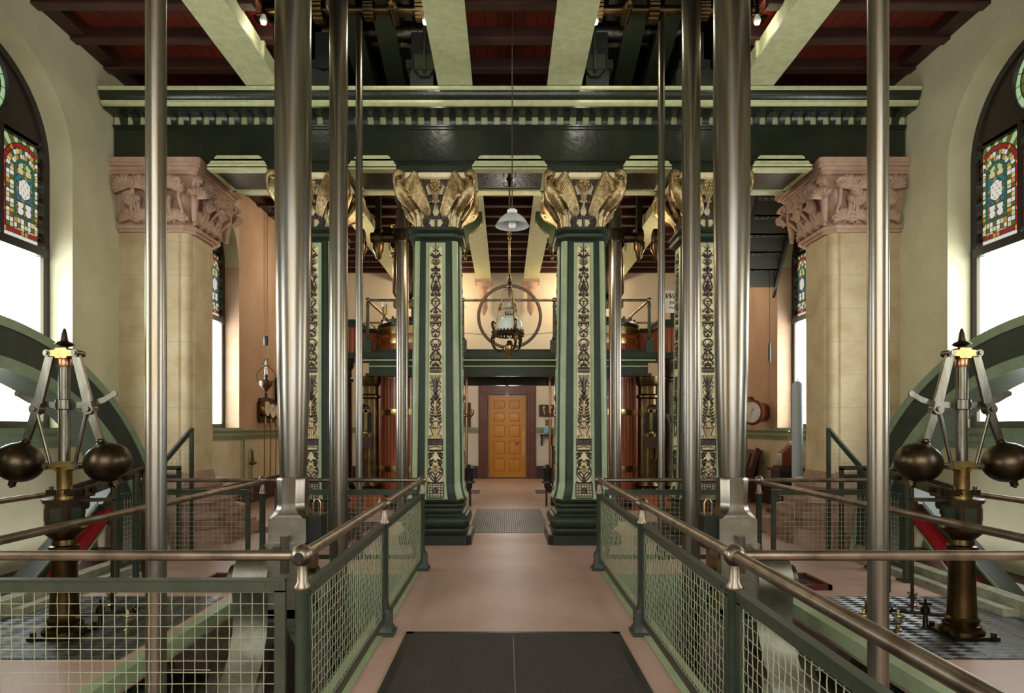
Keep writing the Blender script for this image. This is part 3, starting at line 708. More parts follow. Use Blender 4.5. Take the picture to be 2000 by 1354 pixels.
def make_column(x, label):
    y = 9.2
    t = thing('ornate_column', label, 'column', (x, y, 0), 'ornate iron columns', 'thing')
    def prof(name, rows, m, n0=None):
        b = MB(); b.loft([[(x+p[0], y+p[1], p[2]) for p in oct_ring(hf, hw, z)] for hf, hw, z in rows]); return b.obj(name, m, t, sharp=28)
    prof('plinth', [(.43, .5, 0), (.43, .5, .125)], black)
    cove = [(.43, .5, .125), (.425, .495, .13)]+[(.34+.085*(1-sin(k*PI/12)), .41+.085*(1-sin(k*PI/12)), .13+.08*(1-cos(k*PI/12))) for k in range(1, 7)]
    tor = [(.34+.055*sin(k*PI/10), .41+.055*sin(k*PI/10), .215+.175*(1-cos(k*PI/10))/2) for k in range(11)]
    cov2 = [(.34, .41, .40), (.335, .405, .41)]+[(.275+.055*(1-sin(k*PI/12)), .345+.055*(1-sin(k*PI/12)), .41+.075*(1-cos(k*PI/12))) for k in range(1, 7)]
    tor2 = [(.29+.03*sin(k*PI/10), .36+.03*sin(k*PI/10), .49+.075*(1-cos(k*PI/10))/2) for k in range(11)]
    prof('base_moulding', cove+tor+cov2+tor2+[(.28, .345, .57), (.28, .345, .60)], dk_green)
    def hw(z): return .372-.05*(z-.6)/3.72+.0
    def fl(z): return .06*max(0, (1-(z-.6)/.28))**2.2 if z < .88 else 0
    zs = [.6+.28*k/7 for k in range(8)]+[1.5, 2.4, 3.3, 4.2]
    prof('shaft', [((hw(z)+fl(z))*.62, hw(z)+fl(z)-.012, z) for z in zs], dk_green)
    # raised pale corner rolls on the chamfers
    for k in range(4):
        a = PI/4+k*PI/2
        pts = []
        for z in zs:
            d = (hw(z)+fl(z))*1.146-.012-.018
            pts.append((x+d*cos(a), y+d*sin(a), z))
        MB().tube(pts, [.058 if z > .8 else .064 for z in zs], 14).obj('corner_roll', lt_green, t)
    # pale frames and cream panels on the four faces, relief on the front and inner ones
    for k in range(4):
        M = Matrix.Translation((x, y, 0)) @ Matrix.Rotation(k*PI/2, 4, 'Z')
        def P(u, z, o): return (u, -(hw(z)+fl(z)-.012)-o, z)
        fr = MB(); fr.M = M
        zz = [z for z in zs if .62 < z < 4.2]; zz = [.62]+zz+[4.17]
        def half(z): return (.148-.014*(z-.6)/3.6)+fl(z)*.55
        for sgn in (-1, 1):
            fr.loft([[P(sgn*half(z), z, 0), P(sgn*half(z), z, .016), P(sgn*(half(z)-.036-fl(z)*.5), z, .022), P(sgn*(half(z)-.05-fl(z)*.5), z, 0)] for z in zz])
        for z0, z1 in ((.62, .66), (4.11, 4.17)):
            fr.loft([[P(-half(z0), z0, 0), P(-half(z0), z0, .016), P(-half(z1), z1, .016), P(-half(z1), z1, 0)], [P(half(z0), z0, 0), P(half(z0), z0, .016), P(half(z1), z1, .016), P(half(z1), z1, 0)]])
        fr.obj('panel_frame', lt_green, t)
        pn = MB(); pn.M = M
        pn.loft([[P(-(half(z)-.04), z, .001), P(-(half(z)-.04), z, .006), P(half(z)-.04, z, .006), P(half(z)-.04, z, .001)] for z in zz])
        pa = pn.obj('panel', cream, t)
        if k in (0, 1, 3):
            for g, m in ((0, orn), (1, gold)):
                rb = MB(); rb.M = M
                for pts, r, gg in RELIEF:
                    if gg != g or (k and len(pts) < 3): continue
                    q = []
                    for u, py in pts:
                        X, Z = colpt(u*(.92 if py < 840 else 1), py); q.append(P(X, Z, .014))
                    rr = [v/KX*1.05 for v in r] if isinstance(r, list) else r/KX*1.25
                    if 3 <= len(q) <= 12: q, rr = catmull(q, rr, 3)
                    rb.tube(q, rr, 6, up=(0, 1, 0))
                rb.obj('relief_pattern' if g == 0 else 'gilded_pattern', m, pa, sharp=50)
    # necking and capital
    nk = [(.21, .325, 4.2), (.23, .35, 4.22), (.25, .375, 4.24), (.25, .385, 4.28), (.235, .36, 4.30), (.25, .38, 4.32), (.26, .395, 4.33), (.26, .395, 4.37)]
    prof('necking', nk, dk_green)
    prof('capital_bell', [(.2, .28, 4.37), (.21, .29, 4.5), (.24, .31, 4.7), (.30, .36, 4.9), (.36, .42, 5.0), (.40, .46, 5.03), (.40, .46, 5.09)], cream)
    for k in range(4):
        M = Matrix.Translation((x, y, 0)) @ Matrix.Rotation(k*PI/2, 4, 'Z')
        def F(u, z):
            tt = max(0, (z-4.45)/.6); o = .285+.02*tt+.13*tt*tt
            return Vector((u, -o, z))
        for u, z, a, sz in ((-.135, 4.93, 2.3, .12), (.135, 4.93, -2.3, .12), (-.125, 4.93, .5, .125), (.125, 4.93, -.5, .125), (-.085, 4.47, 1.0, .1), (.085, 4.47, -1.0, .1), (-.10, 4.46, 2.6, .085), (.10, 4.46, -2.6, .085),
                         (-.045, 4.60, .9, .135), (.045, 4.60, -.9, .135), (-.045, 4.60, 2.4, .1), (.045, 4.60, -2.4, .1), (-.06, 4.74, .5, .09), (.06, 4.74, -.5, .09)):
            lb = MB(); lb.M = M; c = F(u, z)
            fan_leaf(lb, c, (0, -1, -.15), (-sin(a), 0, cos(a)), sz, lobes=7, arcw=1.15); lb.obj('capital_leaf', leafm, t, sharp=60)
        rb = MB(); rb.M = M; rosette(rb, F(0, 4.95), (0, -1, -.25), .095, 9)
        for q in (-.05, -.025, 0, .025, .05): rb.tube([F(q*1.2, 4.88)+Vector((0, -.03, 0)), F(q*.6, 4.78)+Vector((0, -.03, 0)), F(0, 4.64)+Vector((0, -.05, 0))], [.006, .007, .004], 5)
        rb.obj('gilded_rose', gold, t)
        sb = MB(); sb.M = M; sb.tube([F(0, 4.38)+Vector((0, -.01, 0)), F(0, 4.55)+Vector((0, -.01, 0))], .02, 6); sb.obj('flower_stem', leafm, t)
        M2 = Matrix.Translation((x, y, 4.36)) @ Matrix.Rotation(k*PI/2+PI/4, 4, 'Z')
        bb = bird_mesh(); bb.M = M2; bb.v = [tuple(M2 @ Vector(p)) for p in bb.v]; bd = bb.obj('bird', gold, t, sharp=60)
        for s in (-1, 1):
            wb = wing_mesh(s); wb.v = [tuple(M2 @ Vector(p)) for p in wb.v]; wb.obj('wing', gold, bd, sharp=60)
    return t
col0 = make_column(-1.025, 'ornate green column left of the walkway with gilded birds, beside the left pit railing')
for x, l in ((1.025, 'ornate green column right of the walkway with gilded birds, beside the right pit railing'),
             (-2.745, 'ornate green column behind the left connecting rod, toward the left stone pier'),
             (2.745, 'ornate green column behind the right connecting rod, toward the right stone pier')):
    put(copy_tree(col0), (x, 9.2, 0), 0, l)

# ------------------------------------------------------------------ girders carrying the beam floor
def girder(x, y0, y1, label):
    t = thing('floor_girder', label, 'girder', (x, y0, 6.2), 'pale floor girders')
    B(x-.23, x+.23, y0, y1, 6.185, 6.22).obj('bottom_flange', girder_m, t)
    b = B(x-.16, x+.16, y0, y1, 6.22, 6.5)
    b.obj('web', girder_m, t)
    k = y0+.3
    while k < y1-.2:
        B(x-.2, x+.2, k, k+.05, 6.22, 6.5).obj('stiffener', girder_m, t); k += 1.15
for s in (-1, 1):
    d = side(s)
    girder(s*.73, YF+.02, 8.9, 'speckled pale green girder above the walkway, %s of the pendant cord' % d)
    girder(s*3.3, YF+.02, 8.9, 'pale green girder with flaking paint above the outer side of the %s pit' % d)
    girder(s*.73, 9.75, YB, 'pale green girder behind the entablature, resting on the %s stone corbel' % d)
    girder(s*3.3, 9.75, YB, 'pale green girder behind the entablature above the %s engine' % d)
    c = thing('stone_corbel', 'pink stone corbel with short shaft under the %s rear girder' % d, 'corbel', (s*.73, YB, 5.3), 'rear wall corbels')
    b = B(s*.73-.27, s*.73+.27, YB-.54, YB, 6.1, 6.19)
    b.lathe([(.11, 5.93), (.15, 5.95), (.15, 5.98), (.2, 6.04), (.25, 6.1)], (s*.73, YB-.27, 0), 16); b.obj('corbel_head', pink, c)
    MB().lathe([(.02, 5.1), (.1, 5.25), (.12, 5.32), (.12, 5.4), (.11, 5.42), (.11, 5.93)], (s*.73, YB-.27, 0), 16).obj('corbel_shaft', pink, c)
# ------------------------------------------------------------------ stone piers against the side walls
def pier(s):
    d = side(s); cx = s*4.98
    t = thing('stone_pier', 'sandstone pier with carved pink capital against the %s wall' % d, 'pier', (cx, 9.6, 0), 'carved stone piers', 'thing')
    def ring(xi, yf, yb_, z, ch=.16):
        X = lambda v: s*v
        return [(X(WX), yf, z), (X(xi+ch), yf, z), (X(xi), yf+ch, z), (X(xi), yb_-ch, z), (X(xi+ch), yb_, z), (X(WX), yb_, z)]
    MB().loft([ring(4.53, 9.06, 9.86, .95), ring(4.53, 9.06, 9.86, 4.4)]).obj('shaft', stone, t, sharp=20)
    for yy in (9.14, 9.78): MB().cyl((s*4.615, yy, .95), (s*4.615, yy, 4.38), .075, n=16).obj('angle_roll', stone, t)
    b = MB()
    def base(e, z):
        X = lambda v: s*v; y0 = 9.06-min(e, .3); xi = 4.53-e; y1 = 9.06-e; y2 = 9.86+e; c_ = .16+e*.3
        q = xi+c_
        return [(X(WX), y0, z), (X(max(4.53, q+.03)), y0, z), (X(max(4.48, q+.015)), y1, z), (X(q), y1, z), (X(xi), y1+c_, z), (X(xi), y2-c_, z), (X(xi+c_), y2, z), (X(WX), y2, z)]
    for e, z0, z1 in ((.62, 0, .14), (.56, .14, .2), (.42, .2, .34), (.46, .34, .42), (.3, .42, .55), (.34, .55, .62), (.16, .62, .76), (.2, .76, .84), (.06, .84, .97)):
        b.loft([base(e, z0), base(e-.02, z1)])
    b.obj('moulded_base', pink_b, t, sharp=20)
    def cring(e, z, ch): return ring(4.53-e, 9.06-e, 9.86+e*1.75, z, ch)
    b = MB()
    for e, z0, z1 in ((.05, 4.36, 4.40), (.08, 4.40, 4.45), (.04, 4.45, 4.47)): b.loft([cring(e, z0, .13), cring(e, z1, .13)])
    b.loft([cring(.02, 4.46, .12), cring(.02, 4.7, .12), cring(.08, 4.95, .1), cring(.15, 5.13, .06)])
    b.obj('bell', pink, t, sharp=20)
    b = MB()
    for e, z0, z1 in ((.18, 5.12, 5.17), (.2, 5.17, 5.22), (.24, 5.22, 5.26), (.26, 5.26, 5.33)): b.loft([cring(e, z0, .03), cring(e, z1, .03)])
    b.obj('abacus', pink, t, sharp=20)
    def P(f, u, z):
        """f=0 the front face (u inwards from the wall), f=1 the face to the hall (u backwards)"""
        e = .03 if z < 4.7 else .03+(z-4.7)*.36
        if f == 0: return Vector((s*(5.45-u), 9.05-e, z)), Vector((0, -1, 0))
        return Vector((s*(4.52-e), 9.10+u*(1+.5*max(0, z-4.6)), z)), Vector((-s, 0, 0))
    def leaf_(f, u, z, up, sz, tilt, curl, lobes=9, arcw=2.0):
        c, nn = P(f, u, z); b = MB(); tx = nn.cross(Vector((0, 0, 1)))
        fan_leaf(b, c+nn*.015, nn+Vector((0, 0, tilt)), Vector((0, 0, up[1]))+tx*up[0], sz, lobes=lobes, arcw=arcw, curl=curl); b.obj('carved_leaf', pink, t, sharp=75)
    for f, L_, n in ((0, .86, 4), (1, .74, 4)):
        for k in range(n):
            u = L_*(k+.5)/n; q = -1 if k % 2 else 1
            leaf_(f, u, 4.53, (0, 1), .165, .0, .22)                        # lower row of fan leaves
            leaf_(f, u+L_/n/2, 4.52, (.2*q, 1), .09, .0, .3, 7, 1.6)
            c, nn = P(f, u+.06*q, 4.80)                                     # open flowers and buds on stalks
            b = MB()
            if k % 2 == 0: rosette(b, c+nn*.09, nn+Vector((0, 0, -.15)), .10, 12)
            else: b.sphere(c+nn*.08, .062, 14, (1, 1, .9)); [b.tube([c+nn*.08+Vector((0, 0, .06)), c+nn*.15+nn.cross(Vector((0, 0, 1)))*.03*a, c+nn*.08+Vector((0, 0, -.06))], .012, 6) for a in (-2, -1, 0, 1, 2)]
            b.tube([c+nn*.04, c+Vector((0, 0, -.12))+nn*.05, P(f, u+.02*q, 4.5)[0]], [.032, .028, .02], 8); b.obj('carved_flower', pink, t, sharp=75)
            leaf_(f, u, 4.93, (.25*q, 1), .19, -.3, .35, 9, 1.7)         # curling upper leaves
            c, nn = P(f, u+L_/n/2, 5.0); tx = nn.cross(Vector((0, 0, 1)))
            b = MB(); b.tube([c+nn*(.05+.05*sin(a*.3))+tx*(.06*cos(a*.55)*(1-a/22))+Vector((0, 0, .06*sin(a*.55)*(1-a/22))) for a in range(18)], [.026*(1-a/26) for a in range(18)], 7)
            b.tube([c+nn*.03, c+Vector((0, 0, -.2))+nn*.03, P(f, u+L_/n/2, 4.6)[0]+nn*.02], [.03, .026, .02], 7); b.obj('carved_scroll', pink, t, sharp=75)
    for yy in (8.97, 10.08):     # corner volutes
        c = Vector((s*4.40, yy, 5.0)); nn = Vector((-s, -1 if yy < 9.5 else 1, 0)).normalized(); b = MB()
        b.tube([c+nn*(.04+.1*cos(a*.5)*(1-a/26))+Vector((0, 0, .09*sin(a*.5)*(1-a/26))) for a in range(20)], [.048*(1-a/30) for a in range(20)], 9)
        fan_leaf(b, c+nn*.03+Vector((0, 0, -.2)), nn+Vector((0, 0, -.4)), (0, 0, 1), .17, lobes=7, arcw=1.2, curl=.6)
        b.tube([c+Vector((0, 0, -.05)), c-nn*.04+Vector((0, 0, -.3)), c-nn*.05+Vector((0, 0, -.5))], [.06, .045, .03], 9); b.obj('corner_scroll', pink, t, sharp=75)
    return t
pier(-1); pier(1)
# ------------------------------------------------------------------ engines (one each side, mirrored)
EX = 1.85; SY, SZ, CR = 5.4, -.65, .98
def flywheel(s):
    d = side(s); x0, x1 = s*4.58, s*4.98; R0 = 3.28; N = 128
    t = thing('flywheel', 'huge dark green spoked flywheel behind the %s governor, edged in pale green' % d, 'flywheel', (s*4.78, SY, SZ-R0), 'flywheels')
    C_ = lambda r: [(SY+r*cos(2*PI*k/N), SZ+r*sin(2*PI*k/N)) for k in range(N)]
    MB().ring(C_(R0-.004), C_(R0-.46), 'x', x0+s*.012, x1).obj('rim', wheel_gr, t)
    MB().ring(C_(R0), C_(R0-.09), 'x', x0, x0+s*.03).obj('rim_edging', sage, t)
    MB().ring(C_(R0-.36), C_(R0-.47), 'x', x0, x0+s*.03).obj('rim_edging', sage, t)
    MB().ring(C_(R0-.455), C_(R0-.47), 'x', x0+s*.03, x1-s*.005).obj('rim_inner_face', wheel_in, t)
    b = MB().cyl((x0-s*.1, SY, SZ), (x1+s*.1, SY, SZ), .42, n=40); b.cyl((x0-s*.16, SY, SZ), (x1+s*.16, SY, SZ), .3, n=32); b.obj('hub', wheel_gr, t)
    for k in range(6):
        a = math.radians(33+60*k); e = Vector((0, cos(a), sin(a))); q = Vector((0, -sin(a), cos(a))); o = Vector((s*4.78, SY, SZ))
        def bar(w0, w1, h, r0, r1, xo=0):
            X = Vector((s, 0, 0)); 
            return [[o+X*xo+e*r+q*(u*w)+X*v for u, v in ((-1, -h), (1, -h), (1, h), (-1, h))] for r, w in ((r0, w0), (r1, w1))]
        b = MB(); b.loft(bar(.21, .16, .10, .36, R0-.44)); 
        fl = [[o+e*r+q*(u*w)+Vector((s*v, 0, 0)) for u, v in ((-1, -.16), (1, -.16), (1, .16), (-1, .16))] for r, w in ((2.3, .16), (2.5, .19), (2.65, .26), (2.75, .36), (2.84, .52))]
        b.loft(fl); sp = b.obj('spoke', wheel_gr, t)
        b = MB(); b.loft(bar(.075, .06, .045, .4, 2.62, -.12)); b.obj('spoke_rib', red_p, sp, label='red raised rib')
        b = MB()
        for u in (-1, 1):
            b.loft([[o+e*r+q*(u*w+v2)+Vector((-s*(.10+v), 0, 0)) for v2, v in ((-.014, -.02), (.014, -.02), (.014, .012), (-.014, .012))] for r, w in ((.4, .195), (2.45, .145))])
        b.obj('spoke_edging', sage, sp, label='pale green edging')
for s in (-1, 1):
    d = side(s)
    flywheel(s)
    # crank, crankshaft
    ck = thing('crank', 'bright steel crank arm turned upright on the %s engine shaft' % d, 'crank', (s*2.12, SY, SZ), 'cranks')
    pz = SZ+CR
    pts = arc(SY, pz, .235, -.25, PI+.25, 20)+[(SY-.2, pz-.25), (SY-.22, pz-.4), (SY-.30, pz-.56), (SY-.44, pz-.70), (SY-.56, SZ+.15)]+arc(SY, SZ, .58, PI-.1, 2*PI+.1, 26)+[(SY+.56, SZ+.15), (SY+.44, pz-.70), (SY+.30, pz-.56), (SY+.22, pz-.4), (SY+.2, pz-.25)]
    b = MB(); b.prism(pts, 'x', s*1.99, s*2.27); b.obj('crank_arm', steel_b, ck)
    b = MB(); b.cyl((s*1.9, SY, pz), (s*2.36, SY, pz), .12, n=24); b.cyl((s*1.64, SY, pz), (s*1.99, SY, pz), .1, n=24); b.obj('crank_pin', steel_d, ck)
    b = MB(); b.cyl((s*1.93, SY, SZ), (s*4.6, SY, SZ), .2, n=32); b.cyl((s*1.95, SY, SZ), (s*2.4, SY, SZ), .46, n=40); b.cyl((s*3.0, SY, SZ), (s*3.5, SY, SZ), .26, n=28); b.obj('crankshaft', steel_d, ck)
    b = MB(); b.box(s*3.0, s*3.5, SY-.5, SY+.5, -4.2, SZ-.12); b.prism(arc(SY, SZ, .36, 0, PI, 16), 'x', s*3.02, s*3.48)
    tag(b.obj('shaft_bearing', md_green), 'dark green plummer block carrying the %s crankshaft in the pit' % d, 'bearing', 'shaft bearings')
    # connecting rod
    cr = thing('connecting_rod', 'thick tapering steel connecting rod standing on the %s crank' % d, 'rod', (s*EX, SY, pz), 'connecting rods')
    zt = 8.2
    prof = [(.105, 1.17), (.112, 1.3), (.128, 1.9), (.14, 2.6), (.148, 3.4), (.15, 4.2), (.148, 5.2), (.14, 6.4), (.12, zt)]
    MB().lathe(prof, (s*EX, SY, 0), 40).obj('shank', steel, cr)
    def sq(w, h, z, c): return [(s*EX+a*w, SY+q*h, z) for a, q in ((-1, -1+c), (-1+c, -1), (1-c, -1), (1, -1+c), (1, 1-c), (1-c, 1), (-1+c, 1), (-1, 1-c))]
    b = MB(); b.loft([sq(.118, .118, 1.18, .58), sq(.118, .118, 1.16, .5), sq(.112, .112, .98, .52), sq(.118, .118, .93, .48), sq(.135, .135, .89, .35), sq(.152, .15, .86, .16), sq(.152, .15, .85, .12)])
    b.torus((s*EX, SY, 1.175), .105, .013, n=32, m=8); b.obj('octagonal_foot', steel, cr)
    b = B(s*EX-.155, s*EX+.155, SY-.155, SY+.155, .52, .855); b.box(s*EX-.155, s*EX+.155, SY-.2, SY-.13, .05, .66); b.box(s*EX-.155, s*EX+.155, SY+.13, SY+.2, .05, .66); b.box(s*EX-.155, s*EX+.155, SY-.2, SY+.2, .02, .12)
    b.obj('big_end_strap', steel_b, cr)
    b = B(s*EX-.165, s*EX+.165, SY-.13, SY+.13, .12, .52); b.obj('bearing_brass', brass, cr)
    B(s*EX-.03, s*EX+.03, SY-.23, SY-.13, .42, .72).obj('cotter', steel_d, cr); B(s*EX-.02, s*EX+.02, SY+.12, SY+.24, .42, .74).obj('cotter', steel_d, cr)
    b = MB().cyl((s*(EX+.18), SY-.06, .6), (s*(EX+.06), SY-.26, .6), .05, n=6); b.obj('set_nut', steel_d, cr)
    ob = thing('oil_box', 'small black oil box with copper syphon pipe on the %s connecting rod' % d, 'oil box', (s*(EX-.245), SY, .62), 'oil boxes')
    x = s*(EX-.21); B(x-.055, x+.055, SY-.1, SY+.06, .60, .86).obj('box', black, ob)
    B(x-.06, x+.06, SY-.105, SY+.065, .86, .875).obj('lid', dk_green, ob)
    MB().tube([(x-.03, SY-.03, .8), (x-.03, SY-.03, .97), (x-.015, SY-.03, 1.0), (x+.015, SY-.03, 1.0), (x+.03, SY-.03, .97), (x+.03, SY-.03, .875)], .008, 8).obj('syphon_pipe', copper, ob)
    # plain rods
    def rod(name, lab, x, y, z0, z1, r, grp, foot=None, m=steel):
        t = thing(name, lab, 'rod', (x, y, z0), grp)
        MB().cyl((x, y, z0), (x, y, z1), r, n=32).obj('shank', m, t)
        if foot: MB().lathe([(r*2.6, 0), (r*2.6, .03), (r*1.7, .05), (r*1.5, .14), (r*1.05, .16)], (x, y, z0), 24).obj('foot_flange', grey_b, t)
        return t
    rod('pump_rod', 'polished pump rod standing alone nearest the viewer on the %s side' % d, s*1.85, 3.28, -4.2, 9.9, .05, 'nearest pump rods')
    rod('pump_rod', 'thick polished rod just behind the connecting rod, rising from the %s pit' % d, s*EX+.04, 6.72, -4.2, 7.6, .095, 'pump rods behind the connecting rods')
    rod('lifting_rod', 'thin steel rod hanging from the overhead cross shaft on the %s side' % d, s*1.855, 7.86, 0, 6.73, .043, 'thin lifting rods', True)
    p = rod('pump_rod', 'steel rod with bronze collar in front of the %s wood-lagged cylinder' % d, s*1.86, 11.2, 0, 5.4, .108, 'pump rods before the cylinders', True)
    # crosshead on that rod
    ch = thing('crosshead', 'bronze crosshead with collars clamped round the rod by the %s cylinder' % d, 'crosshead', (s*1.86, 11.2, 4.7), 'crossheads')
    MB().lathe([(.165, 4.86), (.165, 5.02), (.15, 5.03), (.15, 5.05), (.12, 5.06), (.12, 4.85)], (s*1.86, 11.2, 0), 28).obj('collar', bronze, ch)
    b = MB().lathe([(.085, -.55), (.085, .42), (.05, .43), (.05, .5)], (s*1.86+(.55*0), 11.2, 4.93), 20, 'x'); b.obj('cross_shaft', bronze, ch)
    for xo in (-.42, -.72, .36):
        b = MB().lathe([(.13, -.06), (.15, -.05), (.15, .05), (.13, .06)], (s*1.86+xo*s*-1, 11.2, 4.93), 20, 'x')
        b.lathe([(.03, 4.55), (.05, 4.57), (.06, 4.65), (.10, 4.72), (.1, 4.85)], (s*1.86-xo*s, 11.2, 0), 12); b.obj('strap_head', aged if False else brass_d, ch)
    for xo in (-.42, .36): B(s*1.86-xo*s-.045, s*1.86-xo*s+.045, 11.14, 11.26, 4.95, 6.3).obj('link', bronze, ch)
    # overhead cross shaft with its collars
    cs = thing('cross_shaft', 'bronze cross shaft with toothed collars high between the %s girders' % d, 'shaft', (s*2.05, 7.86, 6.66), 'overhead cross shafts')
    MB().lathe([(.05, -1.08), (.058, -.9), (.058, .9), (.05, 1.06)], (s*2.05, 7.86, 6.73), 20, 'x').obj('shaft_bar', brass_d, cs)
    for xo, r in ((-.98, .1), (-.3, .12), (.32, .09), (.95, .1)):
        b = MB(); x = s*2.05+xo
        for k in range(14):
            a = 2*PI*k/14; b.lathe([(.03, -.06), (.032, .06)], (x, 7.86+r*cos(a), 6.73+r*sin(a)), 8, 'x')
        b.lathe([(r, -.045), (r, .045)], (x, 7.86, 6.73), 24, 'x'); b.obj('toothed_collar', brass_d, cs)
    x = s*1.42
    b = MB().lathe([(.07, -.1), (.07, .1)], (x, 7.86, 6.73), 20, 'x'); b.lathe([(.06, .2), (.06, -.12), (.05, -.13), (.05, -.2), (.02, -.22), (.02, -.26)], (x, 7.8, 6.68), 12, 'y'); b.obj('cap_nut', brass_d, cs)
    MB().torus((s*2.15, 7.7, 6.72), .13, .05, 'x', 28, 10).obj('ring_eye', bronze, cs)
    B(s*.96, s*1.02, 7.8, 7.92, 6.6, 7.3).box(s*3.07, s*3.12, 7.8, 7.92, 6.6, 7.3).obj('hanger_bracket', bronze, cs)
    # bare bulbs by the shaft
    for x, w in ((s*1.02, 'inner'), (s*2.97, 'outer')):
        lt = thing('bulb_lamp', 'bare white bulb hanging at the %s end of the %s cross shaft' % (w, d), 'bulb', (x, 7.7, 6.5), 'bare bulbs')
        MB().lathe([(.004, 6.455), (.03, 6.462), (.043, 6.49), (.043, 6.51), (.03, 6.55), (.02, 6.58)], (x, 7.7, 0), 16).obj('bulb', opal, lt)
        MB().lathe([(.024, 6.57), (.026, 6.64), (.01, 6.66), (.006, 6.8)], (x, 7.7, 0), 12).obj('lamp_holder', bronze, lt)
    # engine beam rocking over the entablature
    bm_ = thing('engine_beam', 'great dark iron rocking beam over the %s pair of columns' % d, 'beam', (s*EX, 9.35, 6.3), 'rocking beams', 'thing')
    def bz(y): return 7.35-(y-9.35)*.26
    for xo in (-.22, .22):
        b = MB(); P = []
        for k in range(13):
            y = 5.2+8.3*k/12; P.append((y, bz(y)-.28-.5*(1-((y-9.35)/4.15)**2)))
        Q = [(y, 2*bz(y)-z) for y, z in P][::-1]
        b.prism(P+Q, 'x', s*EX+xo-.05, s*EX+xo+.05)
        for R_ in (P, Q):
            b.loft([[(s*EX+xo+u, y, z+v) for u, v in ((-.13, -.04), (.13, -.04), (.13, .04), (-.13, .04))] for y, z in R_])
        b.obj('beam_cheek', wood_d if False else bk_green, bm_)
    MB().cyl((s*EX-.85, 9.35, 7.35), (s*EX+.85, 9.35, 7.35), .17, n=24).obj('trunnion', steel_d, bm_)
    for yy in (13.3, 5.4): MB().cyl((s*EX-.4, yy, bz(yy)), (s*EX+.4, yy, bz(yy)), .09, n=16).obj('end_pin', steel_d, bm_)
    for x0, x1, w in ((1.02, 1.44, 'inner'), (2.28, 2.9, 'outer')):
        tb = thing('bearing_pedestal', 'grey iron trunnion pedestal on the entablature, %s one of the %s beam' % (w, d), 'pedestal', (s*(x0+x1)/2, 9.2, 6.17), 'trunnion pedestals')
        xm = (x0+x1)/2; hw_ = (x1-x0)/2
        prof = [(xm-hw_, 6.17), (xm-hw_+.02, 6.2), (xm-hw_+.05, 6.26), (xm-hw_+.05, 6.58), (xm-hw_+.09, 6.64), (xm-.1, 6.62), (xm, 6.58), (xm+.1, 6.62), (xm+hw_-.09, 6.64), (xm+hw_-.05, 6.58), (xm+hw_-.05, 6.26), (xm+hw_-.02, 6.2), (xm+hw_, 6.17)]
        MB().prism([(s*q[0], q[1]) for q in prof], 'y', 8.95, 9.05).obj('front_plate', grey_b, tb)
        B(s*(xm-.16), s*(xm+.16), 9.05, 9.7, 6.17, 7.2).obj('pedestal_body', grey_b, tb)
        b = B(s*(xm-.22), s*(xm+.22), 8.96, 9.72, 6.64, 6.76); b.obj('bearing_cap', iron, tb)
    br = thing('stay_bracket', 'green bracket and upright stay rod beside the %s inner girder' % d, 'bracket', (s*1.17, 8.86, 6.55), 'stay brackets')
    b = B(s*1.04, s*1.32, 8.84, 8.95, 6.56, 6.76); b.prism([(s*1.06, 6.56), (s*1.3, 6.56), (s*1.24, 6.48), (s*1.12, 6.48)], 'y', 8.86, 8.95); b.box(s*1.155, s*1.185, 8.74, 8.86, 6.5, 6.76); b.obj('bracket_plate', md_green, br)
    MB().cyl((s*1.17, 8.8, 6.6), (s*1.17, 8.8, 7.6), .022, n=10).obj('stay_rod', md_green, br)
    tag(B(s*1.4, s*2.28, 8.75, 8.85, 6.172, 6.225).obj('timber_packing', grey_b), 'grey plank lying on the cornice between the %s trunnion pedestals' % d, 'plank', 'planks on the cornice')

